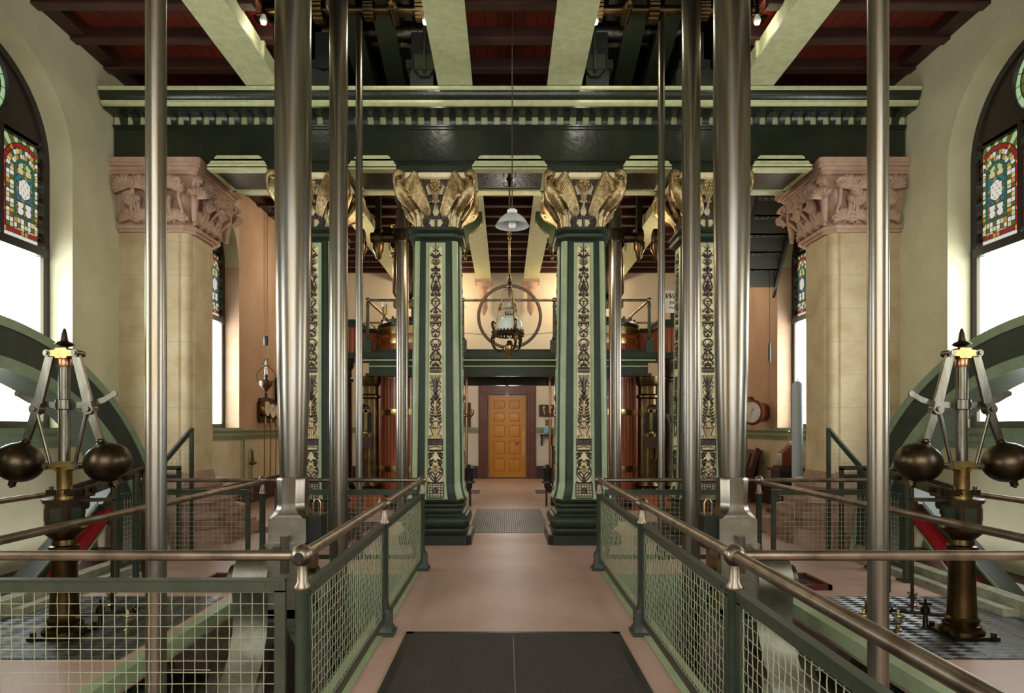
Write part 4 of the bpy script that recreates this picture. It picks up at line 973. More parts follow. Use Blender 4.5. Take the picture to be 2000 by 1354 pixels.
# ------------------------------------------------------------------ cylinders, gallery and valve gear at the back
for s in (-1, 1):
    d = side(s); x = s*1.84; y = 13.45; r = .87
    cy = thing('steam_cylinder', 'mahogany-lagged steam cylinder with brass bands under the %s end of the gallery' % d, 'cylinder', (x, y, 0), 'steam cylinders')
    b = MB(); N = 56; rings = []
    for z in (.12, 3.52):
        rings.append([(x+(r-(.014 if j % 4 == 0 else 0))*cos(2*PI*j/(4*N)), y+(r-(.014 if j % 4 == 0 else 0))*sin(2*PI*j/(4*N)), z) for j in range(4*N)])
    b.loft(rings); b.obj('lagging', wood, cy, sharp=10)
    for z in (.72, 1.85, 3.28): MB().lathe([(r-.01, z), (r+.012, z), (r+.016, z+.06), (r+.012, z+.12), (r-.01, z+.12)], (x, y, 0), 64).obj('brass_band', band, cy)
    MB().lathe([(r-.01, 3.46), (r+.02, 3.47), (r+.02, 3.62), (r-.01, 3.63)], (x, y, 0), 64).obj('brass_band', band, cy)
    for z in (.78, 1.91): b = MB().box(x-s*.02+s*.8, x+s*.98, y-.12, y-.02, z-.05, z+.05); b.obj('band_clasp', brass, cy)
    MB().lathe([(r+.08, 0), (r+.08, .1), (r, .14)], (x, y, 0), 48).obj('base_flange', grey_b, cy)
    b = MB().lathe([(r-.05, 3.62), (r+.0, 3.64), (r+.02, 3.70), (r-.02, 3.76), (r-.12, 3.80), (.4, 3.88), (.2, 3.9), (.2, 4.1), (.24, 4.12), (.24, 4.18), (.1, 4.2)], (x, y, 0), 48)
    for k in range(20):
        a = 2*PI*k/20; b.cyl((x+(r-.07)*cos(a), y+(r-.07)*sin(a), 3.76), (x+(r-.07)*cos(a), y+(r-.07)*sin(a), 3.83), .025, n=6)
    b.obj('cylinder_cover', iron, cy)
    MB().cyl((x, y, 4.1), (x, y, 6.3), .09, n=24).obj('piston_rod', steel_d, cy)
    pg = thing('motion_link', 'dark bronze hanging motion link above the %s cylinder' % d, 'link', (s*2.1, 13.0, 4.1), 'motion links')
    b = MB().lathe([(.06, 4.15), (.15, 4.2), (.23, 4.34), (.23, 4.9), (.18, 5.3), (.14, 5.6), (.14, 6.4)], (s*2.12, 13.0, 0), 20); b.obj('link_body', bronze, pg)
    B(s*2.12-.2, s*2.12+.2, 12.9, 13.1, 4.04, 4.15).obj('link_shoe', brass, pg)
    for q in (0, 1): MB().lathe([(.03, 0), (.05, .02), (.06, .06), (.03, .1)], (s*2.12-.22+q*.01, 12.95, 5.05+.75*q*0+.6*q), 10).obj('oil_cup', brass, pg)
    # valve columns
    for xx, yy, rr, z1, mm, nm, lb in ((2.78, 12.75, .2, 2.62, brass_d, 'valve_column', 'stout aged-brass valve column beside the %s cylinder'), (3.3, 12.75, .19, 2.95, steel_d, 'steam_column', 'polished steel steam column outermost beside the %s cylinder')):
        vc = thing(nm, lb % d, 'column', (s*xx, yy, .25), 'valve and steam columns', 'thing')
        MB().lathe([(rr*1.02, .5), (rr, .6), (rr*.97, z1-.55), (rr*.95, z1-.45), (rr*1.12, z1-.42), (rr*1.12, z1-.38), (rr*.95, z1-.35), (rr*.95, z1-.2), (rr*1.15, z1-.15), (rr*1.2, z1)], (s*xx, yy, 0), 32).obj('shaft', mm, vc)
        MB().lathe([(rr*1.32, .3), (rr*1.32, .36), (rr*1.2, .38), (rr*1.15, .42), (rr*1.3, .46), (rr*1.2, .5), (rr*1.05, .54)], (s*xx, yy, 0), 32).obj('turned_base', brass_d, vc)
        b = MB()
        for k in range(10): a = 2*PI*k/10; b.lathe([(.03, .36), (.035, .42), (.01, .44)], (s*xx+rr*1.22*cos(a), yy+rr*1.22*sin(a), 0), 8)
        b.obj('base_nut', brass_d, vc)
    pb = B(s*2.45, s*3.75, 12.35, 13.4, .0, .3); tag(pb.obj('lagged_plinth', wood), 'low mahogany-boarded plinth under the %s valve columns' % d, 'plinth', 'lagged plinths')
    vg = thing('valve_gear', 'black and brass valve gear clustered on the %s brass valve column' % d, 'valve', (s*2.78, 12.62, 1.1), 'valve gear')
    b = B(s*2.68, s*2.95, 12.5, 12.72, 1.5, 1.9); b.sphere((s*2.85, 12.6, 1.98), .12, 14, (1.2, 1, .7)); b.obj('gear_case', black, vg)
    b = B(s*2.74, s*2.80, 12.42, 12.5, 1.55, 1.95); b.box(s*2.70, s*2.86, 12.42, 12.5, 1.9, 1.96); b.sphere((s*2.77, 12.44, 1.5), .05, 12); b.obj('brass_lever', brass, vg)
    B(s*2.66, s*2.95, 12.52, 12.7, 1.2, 1.42).obj('lower_case', wood_d, vg)
    for k in range(3): MB().lathe([(.015, 1.0), (.02, 1.2), (.03, 1.22), (.03, 1.26)], (s*(2.7+.1*k), 12.56, 0), 8).obj('drain_cock', brass, vg)
    vb = thing('lagged_valve_chest', 'mahogany-boarded valve chest in dark green frame at the %s gallery end' % d, 'valve chest', (s*3.25, 12.9, 2.95), 'valve chests')
    b = B(s*2.95, s*3.7, 12.45, 13.3, 3.05, 3.56); grooved_wood = wood; b.obj('boarding', wood, vb)
    for k in range(8): b = B(s*(3.0+.09*k)-.005, s*(3.0+.09*k)+.005, 12.44, 12.46, 3.05, 3.56) if k == 0 else b.box(s*(3.0+.09*k)-.005, s*(3.0+.09*k)+.005, 12.44, 12.46, 3.05, 3.56)
    b.obj('board_joint', wood_d, vb)
    B(s*2.92, s*3.74, 12.4, 13.34, 2.95, 3.06).obj('chest_base', dk_green, vb); b = B(s*2.92, s*3.74, 12.4, 13.34, 3.56, 3.66); b.box(s*2.90, s*3.76, 12.38, 13.36, 3.66, 3.7); b.obj('chest_lid', dk_green, vb)
    B(s*2.73, s*2.92, 13.3, 13.5, 2.95, 3.62).obj('side_boarding', wood, vb)
    b = B(s*2.72, s*2.94, 13.27, 13.3, 3.58, 3.66); b.obj('side_cap', dk_green, vb)
    lp = thing('work_lamp', 'small cable-hung work lamp on the gallery rail above the %s cylinder' % d, 'lamp', (s*2.4, 12.3, 3.6), 'gallery work lamps') if s < 0 else None
    if lp:
        MB().lathe([(.05, 3.96), (.06, 4.0), (.06, 4.07), (.03, 4.09)], (s*2.42, 12.5, 0), 14).obj('lamp_head', white_e, lp)
        MB().lathe([(.045, 3.82), (.05, 3.96)], (s*2.42, 12.5, 0), 12).obj('lamp_body', brass, lp)
        MB().tube([(s*2.42, 12.5, 3.82), (s*2.46, 12.5, 3.68), (s*2.53, 12.5, 3.55), (s*2.6, 12.5, 3.5), (s*2.62, 12.52, 3.58), (s*2.68, 12.5, 3.62)], .012, 6).obj('lamp_cable', bronze, lp)
    # copper pipe and black valve in the passage
    cp = thing('copper_pipe', 'thin copper pipe with brass tap down the inner side of the %s cylinder' % d, 'pipe', (s*.88, 13.2, .2), 'copper pipes')
    px = s*.86; MB().tube([(px, 13.2, 2.6), (px, 13.2, .72), (px+s*.02, 13.2, .62), (px+s*.12, 13.25, .56)], .026, 12).obj('pipe', copper, cp)
    b = MB().sphere((px, 13.2, 1.86), .045, 12); b.tube([(px, 13.2, 1.86), (px-s*.1, 13.17, 1.84), (px-s*.13, 13.17, 1.9), (px-s*.13, 13.17, 1.98)], [.02, .025, .03, .03], 10); b.obj('tap', brass, cp)
    bv = thing('drain_valve', 'black iron drain valve on legs at the foot of the %s passage pipe' % d, 'valve', (s*.9, 13.1, 0), 'black drain valves')
    vx = s*.8; MB().lathe([(.06, .5), (.085, .52), (.085, .72), (.1, .74), (.1, .78), (.03, .8), (.03, .84), (.08, .85)], (vx, 13.1, 0), 18).obj('valve_body', black, bv)
    MB().tube([(vx, 13.1, .5), (vx, 13.1, .4), (vx+s*.08, 13.12, .32), (vx+s*.25, 13.15, .28)], .07, 12).obj('elbow', black, bv)
    MB().lathe([(.11, .47), (.12, .48), (.12, .51), (.11, .52)], (vx, 13.1, 0), 18).obj('flange', steel_d, bv)
    for q in (-.02, .1): MB().cyl((vx+s*q, 13.1+q, 0), (vx+s*q, 13.1+q, .36), .022, n=8).obj('leg', wood_d, bv)
    gt = B(s*.7, s*1.0, 15.6, 16.4, 0, .012); tag(gt.obj('floor_grating', grey_b), 'small dark floor grating beyond the %s drain valve' % d, 'grating', 'small floor gratings')
# gallery
ga = thing('gallery', 'dark green iron gallery lined pale green across the two cylinders', 'gallery', (0, 12.3, 2.59))
b = B(-2.82, 2.82, 12.12, 12.5, 2.93, 3.03); b.box(-2.78, 2.78, 12.15, 12.5, 2.88, 2.93); b.box(-2.66, 2.66, 12.2, 12.45, 2.62, 2.88); b.box(-2.72, 2.72, 12.17, 12.46, 2.59, 2.64)
for z, w in ((2.90, 2.80), (2.77, 2.68)): pass
b.obj('front_beam', dk_green, ga)
b = B(-2.795, 2.795, 12.13, 12.16, 2.875, 2.9); b.box(-2.675, 2.675, 12.18, 12.21, 2.765, 2.785); b.obj('lining', lt_green, ga)
b = B(-2.6, 2.6, 12.36, 12.42, 3.03, 3.12); b.obj('kerb_plate', dk_green, ga)
B(-.8, .8, 12.5, 15.2, 2.9, 2.98).obj('deck', iron, ga)
b = B(-2.7, 2.7, 15.0, 15.25, 2.6, 3.0); b.box(-2.7, 2.7, 14.96, 15.28, 2.72, 2.76); b.obj('rear_beam', md_green, ga)
b = B(-.98, -.9, 12.5, 15.0, 2.7, 2.9); b.box(.9, .98, 12.5, 15.0, 2.7, 2.9); b.obj('joist', dk_green, ga)
gr = thing('gallery_railing', 'slim green railing with bronze balls along the gallery front', 'railing', (0, 12.27, 3.03))
MB().cyl((-2.7, 12.27, 4.05), (2.7, 12.27, 4.05), .026, n=12).obj('top_rail', rail_m, gr)
for x in (-2.7, -.88, .88, 2.7):
    b = B(x-.08, x+.08, 12.2, 12.34, 3.03, 3.28)
    b.lathe([(.04, 3.28), (.055, 3.31), (.035, 3.34), (.03, 3.9), (.04, 3.93), (.03, 3.96), (.025, 4.05)], (x, 12.27, 0), 12)
    p = b.obj('post', post_green, gr); MB().sphere((x, 12.27, 4.05), .05, 14).obj('ball', rail_m, p)
for s in (-1, 1):
    MB().cyl((s*2.7, 12.27, 4.05), (s*2.7, 14.9, 4.05), .024, n=10).obj('side_rail', rail_m, gr)
    MB().cyl((s*2.7, 14.9, 4.05), (s*3.9, 14.9, 4.05), .024, n=10).obj('return_rail', rail_m, gr)
    b = MB().cyl((s*2.7, 14.9, 3.0), (s*2.7, 14.9, 4.05), .028, n=10); p = b.obj('post', post_green, gr); MB().sphere((s*2.7, 14.9, 4.05), .05, 12).obj('ball', rail_m, p)
hp = thing('iron_hoop', 'large brown iron hoop tied to the gallery rail behind the hanging lamp', 'hoop', (.06, 12.2, 3.12))
MB().torus((.02, 12.2, 3.72), .59, .03, 'y', 64, 8, flat=.6).obj('hoop', mat('rusty_brown_iron', '#55463a', .5, .4), hp)
for x in (-.47, .51): MB().torus((x, 12.235, 4.05), .045, .008, 'x', 16, 6).obj('cable_tie', white_e, hp)
tag(MB().tube([(-.85+1.7*k/16, 12.27, 3.42-.04*(1-((k-8)/8)**2)+.01*k/16) for k in range(17)], .011, 6).obj('barrier_rope', rope_m), 'thin pale rope sagging between the middle gallery posts', 'rope')
ex = thing('ceiling_sensor', 'small white box hanging under the rear gallery beam before the door', 'sensor', (-.02, 15.1, 2.35))
B(-.06, .02, 15.06, 15.14, 2.36, 2.53).obj('case', white_e, ex); B(-.06, .02, 15.06, 15.14, 2.53, 2.6).obj('mount', white_e, ex)
# ------------------------------------------------------------------ railings
def post(parent, x, y, zb=0, zt=1.01, pedestal=True, r=.032, ball=.052):
    b = MB()
    if pedestal:
        b.box(x-.085, x+.085, y-.085, y+.085, zb, zb+.03); b.loft([[(x+u*h, y+v*h, z) for u, v in ((-1, -1), (1, -1), (1, 1), (-1, 1))] for h, z in ((.075, zb+.03), (.058, zb+.07), (.058, zb+.17), (.045, zb+.2))])
    b.lathe([(.04, zb+.0), (.044, zb+.2), (.036, zb+.24), (r, zb+.26), (r, zt-.17), (r+.006, zt-.16), (r+.006, zt-.15)], (x, y, 0), 16)
    p = b.obj('post', post_green, parent)
    MB().lathe([(r+.008, zt-.15), (r+.008, zt-.14), (.026, zt-.12), (.024, zt-.03)], (x, y, 0), 16).sphere((x, y, zt), ball, 20).obj('ball_joint', rail_m, p)
    return p
def mesh_panel(parent, p0, p1, z0, z1, pitch=.053, fw=.05):
    """flat-bar frame with woven wire between p0 and p1"""
    p0, p1 = Vector((*p0, 0)), Vector((*p1, 0)); d = (p1-p0); L_ = d.length; d.normalize(); n = Vector((-d.y, d.x, 0))
    def bar(b, u0, u1, za, zb_, t=.012):
        c = [p0+d*u0, p0+d*u1]
        b.loft([[q+n*t+Vector((0, 0, za)), q-n*t+Vector((0, 0, za)), q-n*t+Vector((0, 0, zb_)), q+n*t+Vector((0, 0, zb_))] for q in c])
    b = MB(); bar(b, 0, L_, z1-fw*1.15, z1); bar(b, 0, L_, z0, z0+fw); bar(b, 0, fw, z0+fw, z1-fw); bar(b, L_-fw, L_, z0+fw, z1-fw); bar(b, 0, L_, z1-.004, z1+.003, .022)
    for u in (.03, .1, L_-.03, L_-.1):
        c = p0+d*u
        for q in (-1, 1): b.cyl(c+n*q*.012+Vector((0, 0, z1-.03)), c+n*q*.019+Vector((0, 0, z1-.03)), .008, n=8)
    fr = b.obj('mesh_panel', md_green, parent)
    b = MB(); u = fw; k = 0
    while u < L_-fw+.001:
        b.tube([p0+d*u+n*(.002*(-1)**(j+k))+Vector((0, 0, z0+.03+(z1-z0-.06)*j/10)) for j in range(11)], .0022, 4); u += pitch; k += 1
    z = z0+fw; k = 0
    while z < z1-fw:
        m = max(2, int(L_/.2))
        b.tube([p0+d*(.02+(L_-.04)*j/m)+n*(.002*(-1)**(j+k))+Vector((0, 0, z)) for j in range(m+1)], .0022, 4); z += pitch; k += 1
    b.obj('wire_mesh', wire_m, fr)
def rail(parent, a, b_, r=.028): MB().cyl(a, b_, r, n=18).obj('handrail', rail_m, parent)
HR = 1.01
for s in (-1, 1):
    d = side(s)
    # walkway railing
    t = thing('walkway_railing', 'green mesh railing with ball-jointed handrail along the %s edge of the walkway' % d, 'railing', (s*1.0, 5.0, 0), 'walkway railings')
    ys = [7.22, 4.97, 2.96]+([1.0] if s > 0 else [])
    for y in ys: post(t, s*1.0, y)
    for ya, yb in zip(ys, ys[1:]):
        mesh_panel(t, (s*1.0, yb+.05), (s*1.0, ya-.05), .1, .86)
    rail(t, (s*1.0, 7.22, HR), (s*1.0, ys[-1]-(.02 if s < 0 else 2), HR))
    if s < 0: MB().cyl((s*1.0, 2.92, HR), (s*1.0, 2.905, HR), .022, n=14).obj('rail_socket', black, t)
    # rear railing of the pit
    t = thing('pit_railing', 'green mesh railing across the rear edge of the %s engine pit' % d, 'railing', (s*2.6, 7.22, 0), 'rear pit railings')
    for x in (2.8, 4.12): post(t, s*x, 7.22)
    mesh_panel(t, (s*1.06, 7.22), (s*2.66, 7.22), .12, .9); mesh_panel(t, (s*2.94, 7.22), (s*4.06, 7.22), .12, .9)
    rail(t, (s*1.0, 7.22, HR), (s*4.12, 7.22, HR), .024)
    mesh_panel(t, (s*4.12, 6.72), (s*4.12, 7.17), .12, .9)
    b = MB().cyl((s*4.12, 6.66, 0), (s*4.12, 6.66, HR), .04, n=16); b.box(s*4.05, s*4.19, 6.58, 6.74, 0, .02); b.obj('post', post_green, t)
    # platform rail along the pit, running to the front
    t = thing('platform_rail', 'single bronze-coloured handrail along the pit edge of the %s platform' % d, 'railing', (s*2.8, 5.0, 0), 'platform rails')
    rail(t, (s*2.8, 7.2, HR-.02), (s*2.8, 2.96, HR-.02), .026); post(t, s*2.8, 2.96)
    # front rail of the pit
    t = thing('front_railing', ('nearest handrail crossing in front of the %s governor'+(', with wire mesh below' if s < 0 else ', without mesh')) % d, 'railing', (s*2.6, 2.96, 0), 'front pit rails')
    rail(t, (s*1.03, 2.96, HR), (s*4.5, 2.96, HR), .024); post(t, s*4.5, 2.96)
    if s < 0: mesh_panel(t, (s*1.075, 2.96), (s*2.74, 2.96), .1, .90); mesh_panel(t, (s*2.86, 2.96), (s*4.44, 2.96), .1, .90)
    # flywheel guard rail
    t = thing('flywheel_guard_rail', 'low round guard rail between the %s flywheel and its governor' % d, 'railing', (s*4.12, 5.0, 0), 'flywheel guard rails')
    rail(t, (s*4.12, 6.64, HR), (s*4.12, 3.2, HR), .024); b = MB().cyl((s*4.12, 3.2, 0), (s*4.12, 3.2, HR), .03, n=12); b.obj('post', post_green, t)
    # stair guard beside the pier
    t = thing('stair_guard', 'sloping green wire guard over the steps beside the %s stone pier' % d, 'guard', (s*4.1, 8.1, .0), 'stair guards')
    b = MB(); b.box(s*4.01, s*4.05, 8.08, 8.12, 0, 1.6); b.tube([(s*4.03, 8.1, 1.58), (s*4.42, 8.1, 1.12)], .035, 4); b.box(s*4.40, s*4.44, 8.08, 8.12, 0, 1.14)
    b.obj('guard_frame', md_green, t)
    b = MB()
    for k in range(7): x = 4.06+k*.055; b.tube([(s*x, 8.1, .5), (s*x, 8.1, 1.58-(x-4.03)*1.18)], .0022, 4)
    for k in range(18): z = .55+k*.055; x1 = min(4.42, 4.03+(1.58-z)/1.18); b.tube([(s*4.04, 8.1, z), (s*x1, 8.1, z)], .0022, 4)
    b.obj('wire_mesh', wire_m, t)
    b = B(s*4.08, s*4.40, 7.9, 7.94, 1.08, 1.13); b.box(s*4.08, s*4.12, 7.9, 7.94, 0, 1.1); b.box(s*4.36, s*4.40, 7.9, 7.94, 0, 1.1); b.cyl((s*4.12, 7.92, 1.0), (s*4.7, 7.92, 1.0), .025, n=10); b.obj('lower_frame', md_green, t)
    # fly-ball governor
    gx, gy = s*3.47, 4.95
    g = thing('governor', 'bronze fly-ball governor with two heavy balls on the %s tread plate' % d, 'governor', (gx, gy, 0), 'fly-ball governors')
    def la(p, name, m, n=28, par=g): return MB().lathe(p, (gx, gy, 0), n).obj(name, m, par)
    b = MB(); b.box(gx-.17, gx+.17, gy-.17, gy+.17, .006, .03)
    for a in (-1, 1):
        for c in (-1, 1): b.cyl((gx+a*.14, gy+c*.14, .03), (gx+a*.14, gy+c*.14, .06), .022, n=6)
    b.obj('base_plate', bronze, g)
    la([(.15, .03), (.15, .05), (.125, .07), (.13, .09), (.11, .1), (.118, .13), (.1, .15), (.085, .62), (.105, .66), (.105, .69), (.085, .7), (.08, .74), (.1, .76), (.15, .81), (.155, .83), (.14, .85)], 'pedestal', brass_d)
    b = MB(); M6 = Matrix.Translation((gx, gy, 0)) @ Matrix.Rotation(-s*.17, 4, 'Z'); b.M = M6
    b.lathe([(.145, .85), (.145, 1.03)], (0, 0, 0), 6, ph=0); bx = b.obj('gear_box', bronze, g, sharp=20)
    for k in range(6):
        b = MB(); b.M = M6
        a = PI/6+k*PI/3; n_ = Vector((cos(a), sin(a), 0)); tt = Vector((-sin(a), cos(a), 0)); o = n_*.1265
        b.loft([[o+tt*(u*.04)+Vector((0, 0, .94+v*.05)) for u, v in ((-1, -1), (1, -1), (1, 1), (-1, 1))], [o+n_*.003+tt*(u*.04)+Vector((0, 0, .94+v*.05)) for u, v in ((-1, -1), (1, -1), (1, 1), (-1, 1))]])
        b.obj('box_window', dk_green, bx)
    b = MB(); b.M = M6; b.lathe([(.165, 1.03), (.165, 1.055)], (0, 0, 0), 6); b.box(-s*.02, -s*.36, -.05, .05, 1.03, 1.05); b.obj('box_top', bronze, bx)
    la([(.07, 1.055), (.07, 1.075), (.055, 1.08)], 'collar', brass)
    b = B(gx-.11, gx+.11, gy-.05, gy+.05, 1.085, 1.125)
    for q in (-.08, .08): b.cyl((gx+q, gy-.03, 1.125), (gx+q, gy-.03, 1.15), .014, n=8)
    b.obj('sleeve_clamp', bronze, g)
    la([(.055, 1.08), (.06, 1.12), (.052, 1.13), (.052, 1.28), (.062, 1.3)], 'sleeve', brass)
    def yoke(z, w, name):
        pr = [(-w, z-.02), (-w*.45, z-.025), (-.04, z-.04), (.04, z-.04), (w*.45, z-.025), (w, z-.02), (w, z+.02), (w*.45, z+.025), (.04, z+.04), (-.04, z+.04), (-w*.45, z+.025), (-w, z+.02)]
        b = MB().prism([(gx+u, v) for u, v in pr], 'y', gy-.045, gy+.045); o = b.obj(name, brass, g)
        for q in (-1, 1): MB().cyl((gx+q*w, gy-.05, z), (gx+q*w, gy+.05, z), .026, n=16).cyl((gx+q*w, gy-.062, z), (gx+q*w, gy-.05, z), .016, n=8).obj('yoke_pin', steel_d, o)
    yoke(1.305, .115, 'lower_yoke'); yoke(2.175, .108, 'upper_yoke')
    la([(.04, 1.28), (.04, 2.15)], 'spindle', steel_d); la([(.047, 2.07), (.05, 2.08), (.05, 2.13), (.045, 2.14)], 'spindle_ferrule', copper)
    la([(.026, 2.2), (.026, 2.225), (.05, 2.235), (.066, 2.245), (.05, 2.262), (.028, 2.27), (.024, 2.285), (.018, 2.33), (.008, 2.365), (.002, 2.37)], 'finial', bronze)
    la([(.055, 1.74), (.06, 1.745), (.06, 1.815), (.055, 1.82)], 'quadrant_clamp', steel_d)
    b = MB(); pts = [(-.375, 1.865), (-.3, 1.82), (-.2, 1.785), (-.05, 1.775), (.05, 1.775), (.2, 1.785), (.3, 1.82), (.375, 1.865)]
    b.loft([[(gx+x, gy+.02+v, z+u) for u, v in ((-.023, -.006), (.023, -.006), (.023, .006), (-.023, .006))] for x, z in pts])
    for q in (-1, 1): b.cyl((gx+q*.375, gy+.012, 1.865), (gx+q*.375, gy+.028, 1.865), .024, n=14)
    b.obj('quadrant_bar', steel_d, g)
    for q in (-1, 1):
        P0, P1, P2 = Vector((gx+q*.1, gy-.01, 2.16)), Vector((gx+q*.205, gy-.01, 1.745)), Vector((gx+q*.29, gy-.01, 1.49))
        b = MB()
        def flat(a, c, w0, w1, th=.014, y0=0):
            dd = (c-a).normalized(); nn = Vector((dd.z, 0, -dd.x))
            b.loft([[p+nn*(u*w)+Vector((0, y0+v*th, 0)) for u, v in ((-1, -1), (1, -1), (1, 1), (-1, 1))] for p, w in ((a, w0), (c, w1))])
        flat(P0, P1, .03, .036); flat(P1, P2, .032, .024); flat(P0*.12+P1*.88, P1*.9+P2*.1, .036, .036, .03)
        b.cyl(P1+Vector((0, -.035, 0)), P1+Vector((0, .035, 0)), .042, n=16); b.cyl(P1+Vector((0, -.05, 0)), P1+Vector((0, -.035, 0)), .02, n=8)
        b.obj('swing_arm', steel_d, g)
        b = MB(); L0 = P1+Vector((-q*.015, -.02, -.03)); b.cyl(L0, (gx+q*.095, gy-.02, 1.32), .013, n=10); b.obj('link_rod', steel_d, g)
        b = MB(); dd = (P2-P1).normalized(); ctr = P2+dd*.165
        Mb = Matrix.Translation(ctr) @ dd.to_track_quat('-Z', 'Y').to_matrix().to_4x4(); b.M = Mb
        b.lathe([(.002, .185), (.022, .19), (.03, .18), (.03, .165), (.045, .15)]+[(.168*sin(t*PI/16), .152*cos(t*PI/16)) for t in range(2, 15)]+[(.03, -.152), (.026, -.17), (.026, -.19), (.012, -.195), (.012, -.205)], (0, 0, 0), 32)
        b.obj('fly_ball', bronze, g)
    # linkage behind the governor
    lk = thing('governor_linkage', 'twin flat steel levers leading back from the %s governor to the flywheel side' % d, 'linkage', (s*3.7, 5.8, 0), 'governor linkages')
    for q in (-.07, .07):
        a, c = Vector((s*3.42+q, 5.02, 1.1)), Vector((s*3.84+q, 6.55, 1.16)); b = MB()
        b.loft([[p+Vector((v, 0, u)) for u, v in ((-.04, -.009), (.04, -.009), (.04, .009), (-.04, .009))] for p in (a, c)]); b.obj('lever', steel_d, lk)
    b = MB()
    for t_ in (.06, .36, .6, .97):
        c = Vector((s*3.42, 5.02, 1.1)).lerp(Vector((s*3.84, 6.55, 1.16)), t_); b.cyl(c-Vector((.1, 0, 0)), c+Vector((.1, 0, 0)), .02, n=10); 
        for q in (-.1, .1): b.cyl(c+Vector((q-.008, 0, 0)), c+Vector((q+.008, 0, 0)), .03, n=6)
    b.obj('lever_pin', bronze, lk)
    for t_, r_ in ((.36, .013), (.97, .016), (.8, .03)):
        c = Vector((s*3.42, 5.02, 1.1)).lerp(Vector((s*3.84, 6.55, 1.16)), t_); MB().cyl((c.x-s*.09, c.y, 0), (c.x-s*.09, c.y, c.z), r_, n=12).obj('upright_rod', post_green if r_ > .02 else brass_d, lk)
    c = Vector((s*3.57, 5.3, 0)); b = MB().lathe([(.05, .93), (.06, .95), (.06, 1.05), (.085, 1.06), (.085, 1.075), (.03, 1.08), (.02, 1.12)], c, 16); b.lathe([(.02, .88), (.03, .89), (.03, .93)], c, 10); b.obj('oil_pot', dk_green, lk)
    b = MB().box(s*3.50-.012, s*3.50+.012, 5.0, 5.35, 1.035, 1.06); b.obj('pot_bracket', bronze, lk)
    # tread plates
    tp = thing('tread_plate', 'dark chequered tread plates under the %s governor' % d, 'floor plate', (s*3.5, 5.2, .0), 'tread plates')
    xs = (2.72, 3.3, 3.85, 4.26)
    for i in range(3): B(s*(xs[i]+.003), s*(xs[i+1]-.003), 4.42, 6.05, .0, .007).obj('plate', tread_m, tp)
    # lubricators
    for i, (lx, ly, h, kind) in enumerate(((3.02, 5.02, .17, 0), (3.58-.0, 5.72, .16, 0), (2.86, 5.12, .24, 1), (2.74, 5.0, .18, 0))):
        lb = thing('oil_cup', ('brass oil cup on the %s tread plate, ' % d)+('middle of the row', 'rearmost, beside an upright rod', 'tall and caged', 'last one toward the pit')[i], 'oil cup', (s*lx, ly, .007), 'oil cups')
        o = (s*lx, ly, .007)
        MB().lathe([(.03, 0), (.03, .012), (.012, .02), (.018, .035), (.01, .05), (.014, .06), (.03, .068), (.036, .072), (.036, .08)], o, 14).obj('cup_stem', brass, lb)
        MB().lathe([(.033, .08), (.033, h-.055)], o, 16).obj('glass_body', lamp_glass if not kind else brass_d, lb)
        MB().lathe([(.028, .082), (.028, .082+(h-.14)*.5)], o, 14).obj('oil', oil_m, lb)
        MB().lathe([(.04, h-.055), (.043, h-.048), (.04, h-.04), (.014, h-.035), (.01, h-.02), (.016, h-.015), (.012, h-.005), (.003, h)], o, 14).obj('cup_cap', brass, lb)
        if kind:
            b = MB()
            for q in range(4): a = q*PI/2; b.cyl((o[0]+.042*cos(a), o[1]+.042*sin(a), .08), (o[0]+.042*cos(a), o[1]+.042*sin(a), h-.05), .006, n=6)
            b.torus((o[0], o[1], h+.01), .022, .004, n=20, m=6); b.obj('cage', brass, lb)
    sv = thing('stop_valve', 'small dark stop valve between the oil cups and the foot of the %s governor' % d, 'valve', (s*3.3, 5.15, .007), 'stop valves')
    b = MB().lathe([(.02, .0), (.016, .1), (.03, .11), (.035, .15), (.02, .17)], (s*3.3, 5.12, .007), 12); b.cyl((s*3.12, 5.3, .09), (s*3.42, 5.0, .13), .014, n=8); b.obj('valve_body', bronze, sv)
    b = MB().box(s*3.3-.045, s*3.3+.045, 5.11, 5.13, .185, .2); b.cyl((s*3.3, 5.12, .15), (s*3.3, 5.12, .23), .01, n=6); b.sphere((s*3.12, 5.3, .1), .032, 10); b.obj('valve_handle', bronze, sv)
    # framed drip tray
    dt = thing('drip_tray', 'shallow oxblood-framed tray on the %s platform behind the crank' % d, 'tray', (s*2.9, 6.55, 0), 'drip trays')
    b = MB(); b.box(s*2.68, s*3.16, 6.3, 6.34, 0, .05); b.box(s*2.68, s*3.16, 6.82, 6.86, 0, .05); b.box(s*2.68, s*2.72, 6.3, 6.86, 0, .05); b.box(s*3.12, s*3.16, 6.3, 6.86, 0, .05); b.obj('tray_frame', mat('oxblood_paint_'+d, '#5b1f22', .45), dt)
    B(s*2.72, s*3.12, 6.34, 6.82, 0, .015).obj('tray_filling', mat('flaked_debris_'+d, '#5d4a3c', .9, col2='#2c221c', scale=30, bump=1, bscale=60), dt)
    # chequer plates round the outer columns
    B_ = B(s*2.0, s*3.9, 9.75, 10.85, 0, .008); tag(B_.obj('chequer_plate', tread_m), 'pale chequered floor plate behind the %s outer column' % d, 'floor plate', 'rear chequer plates')
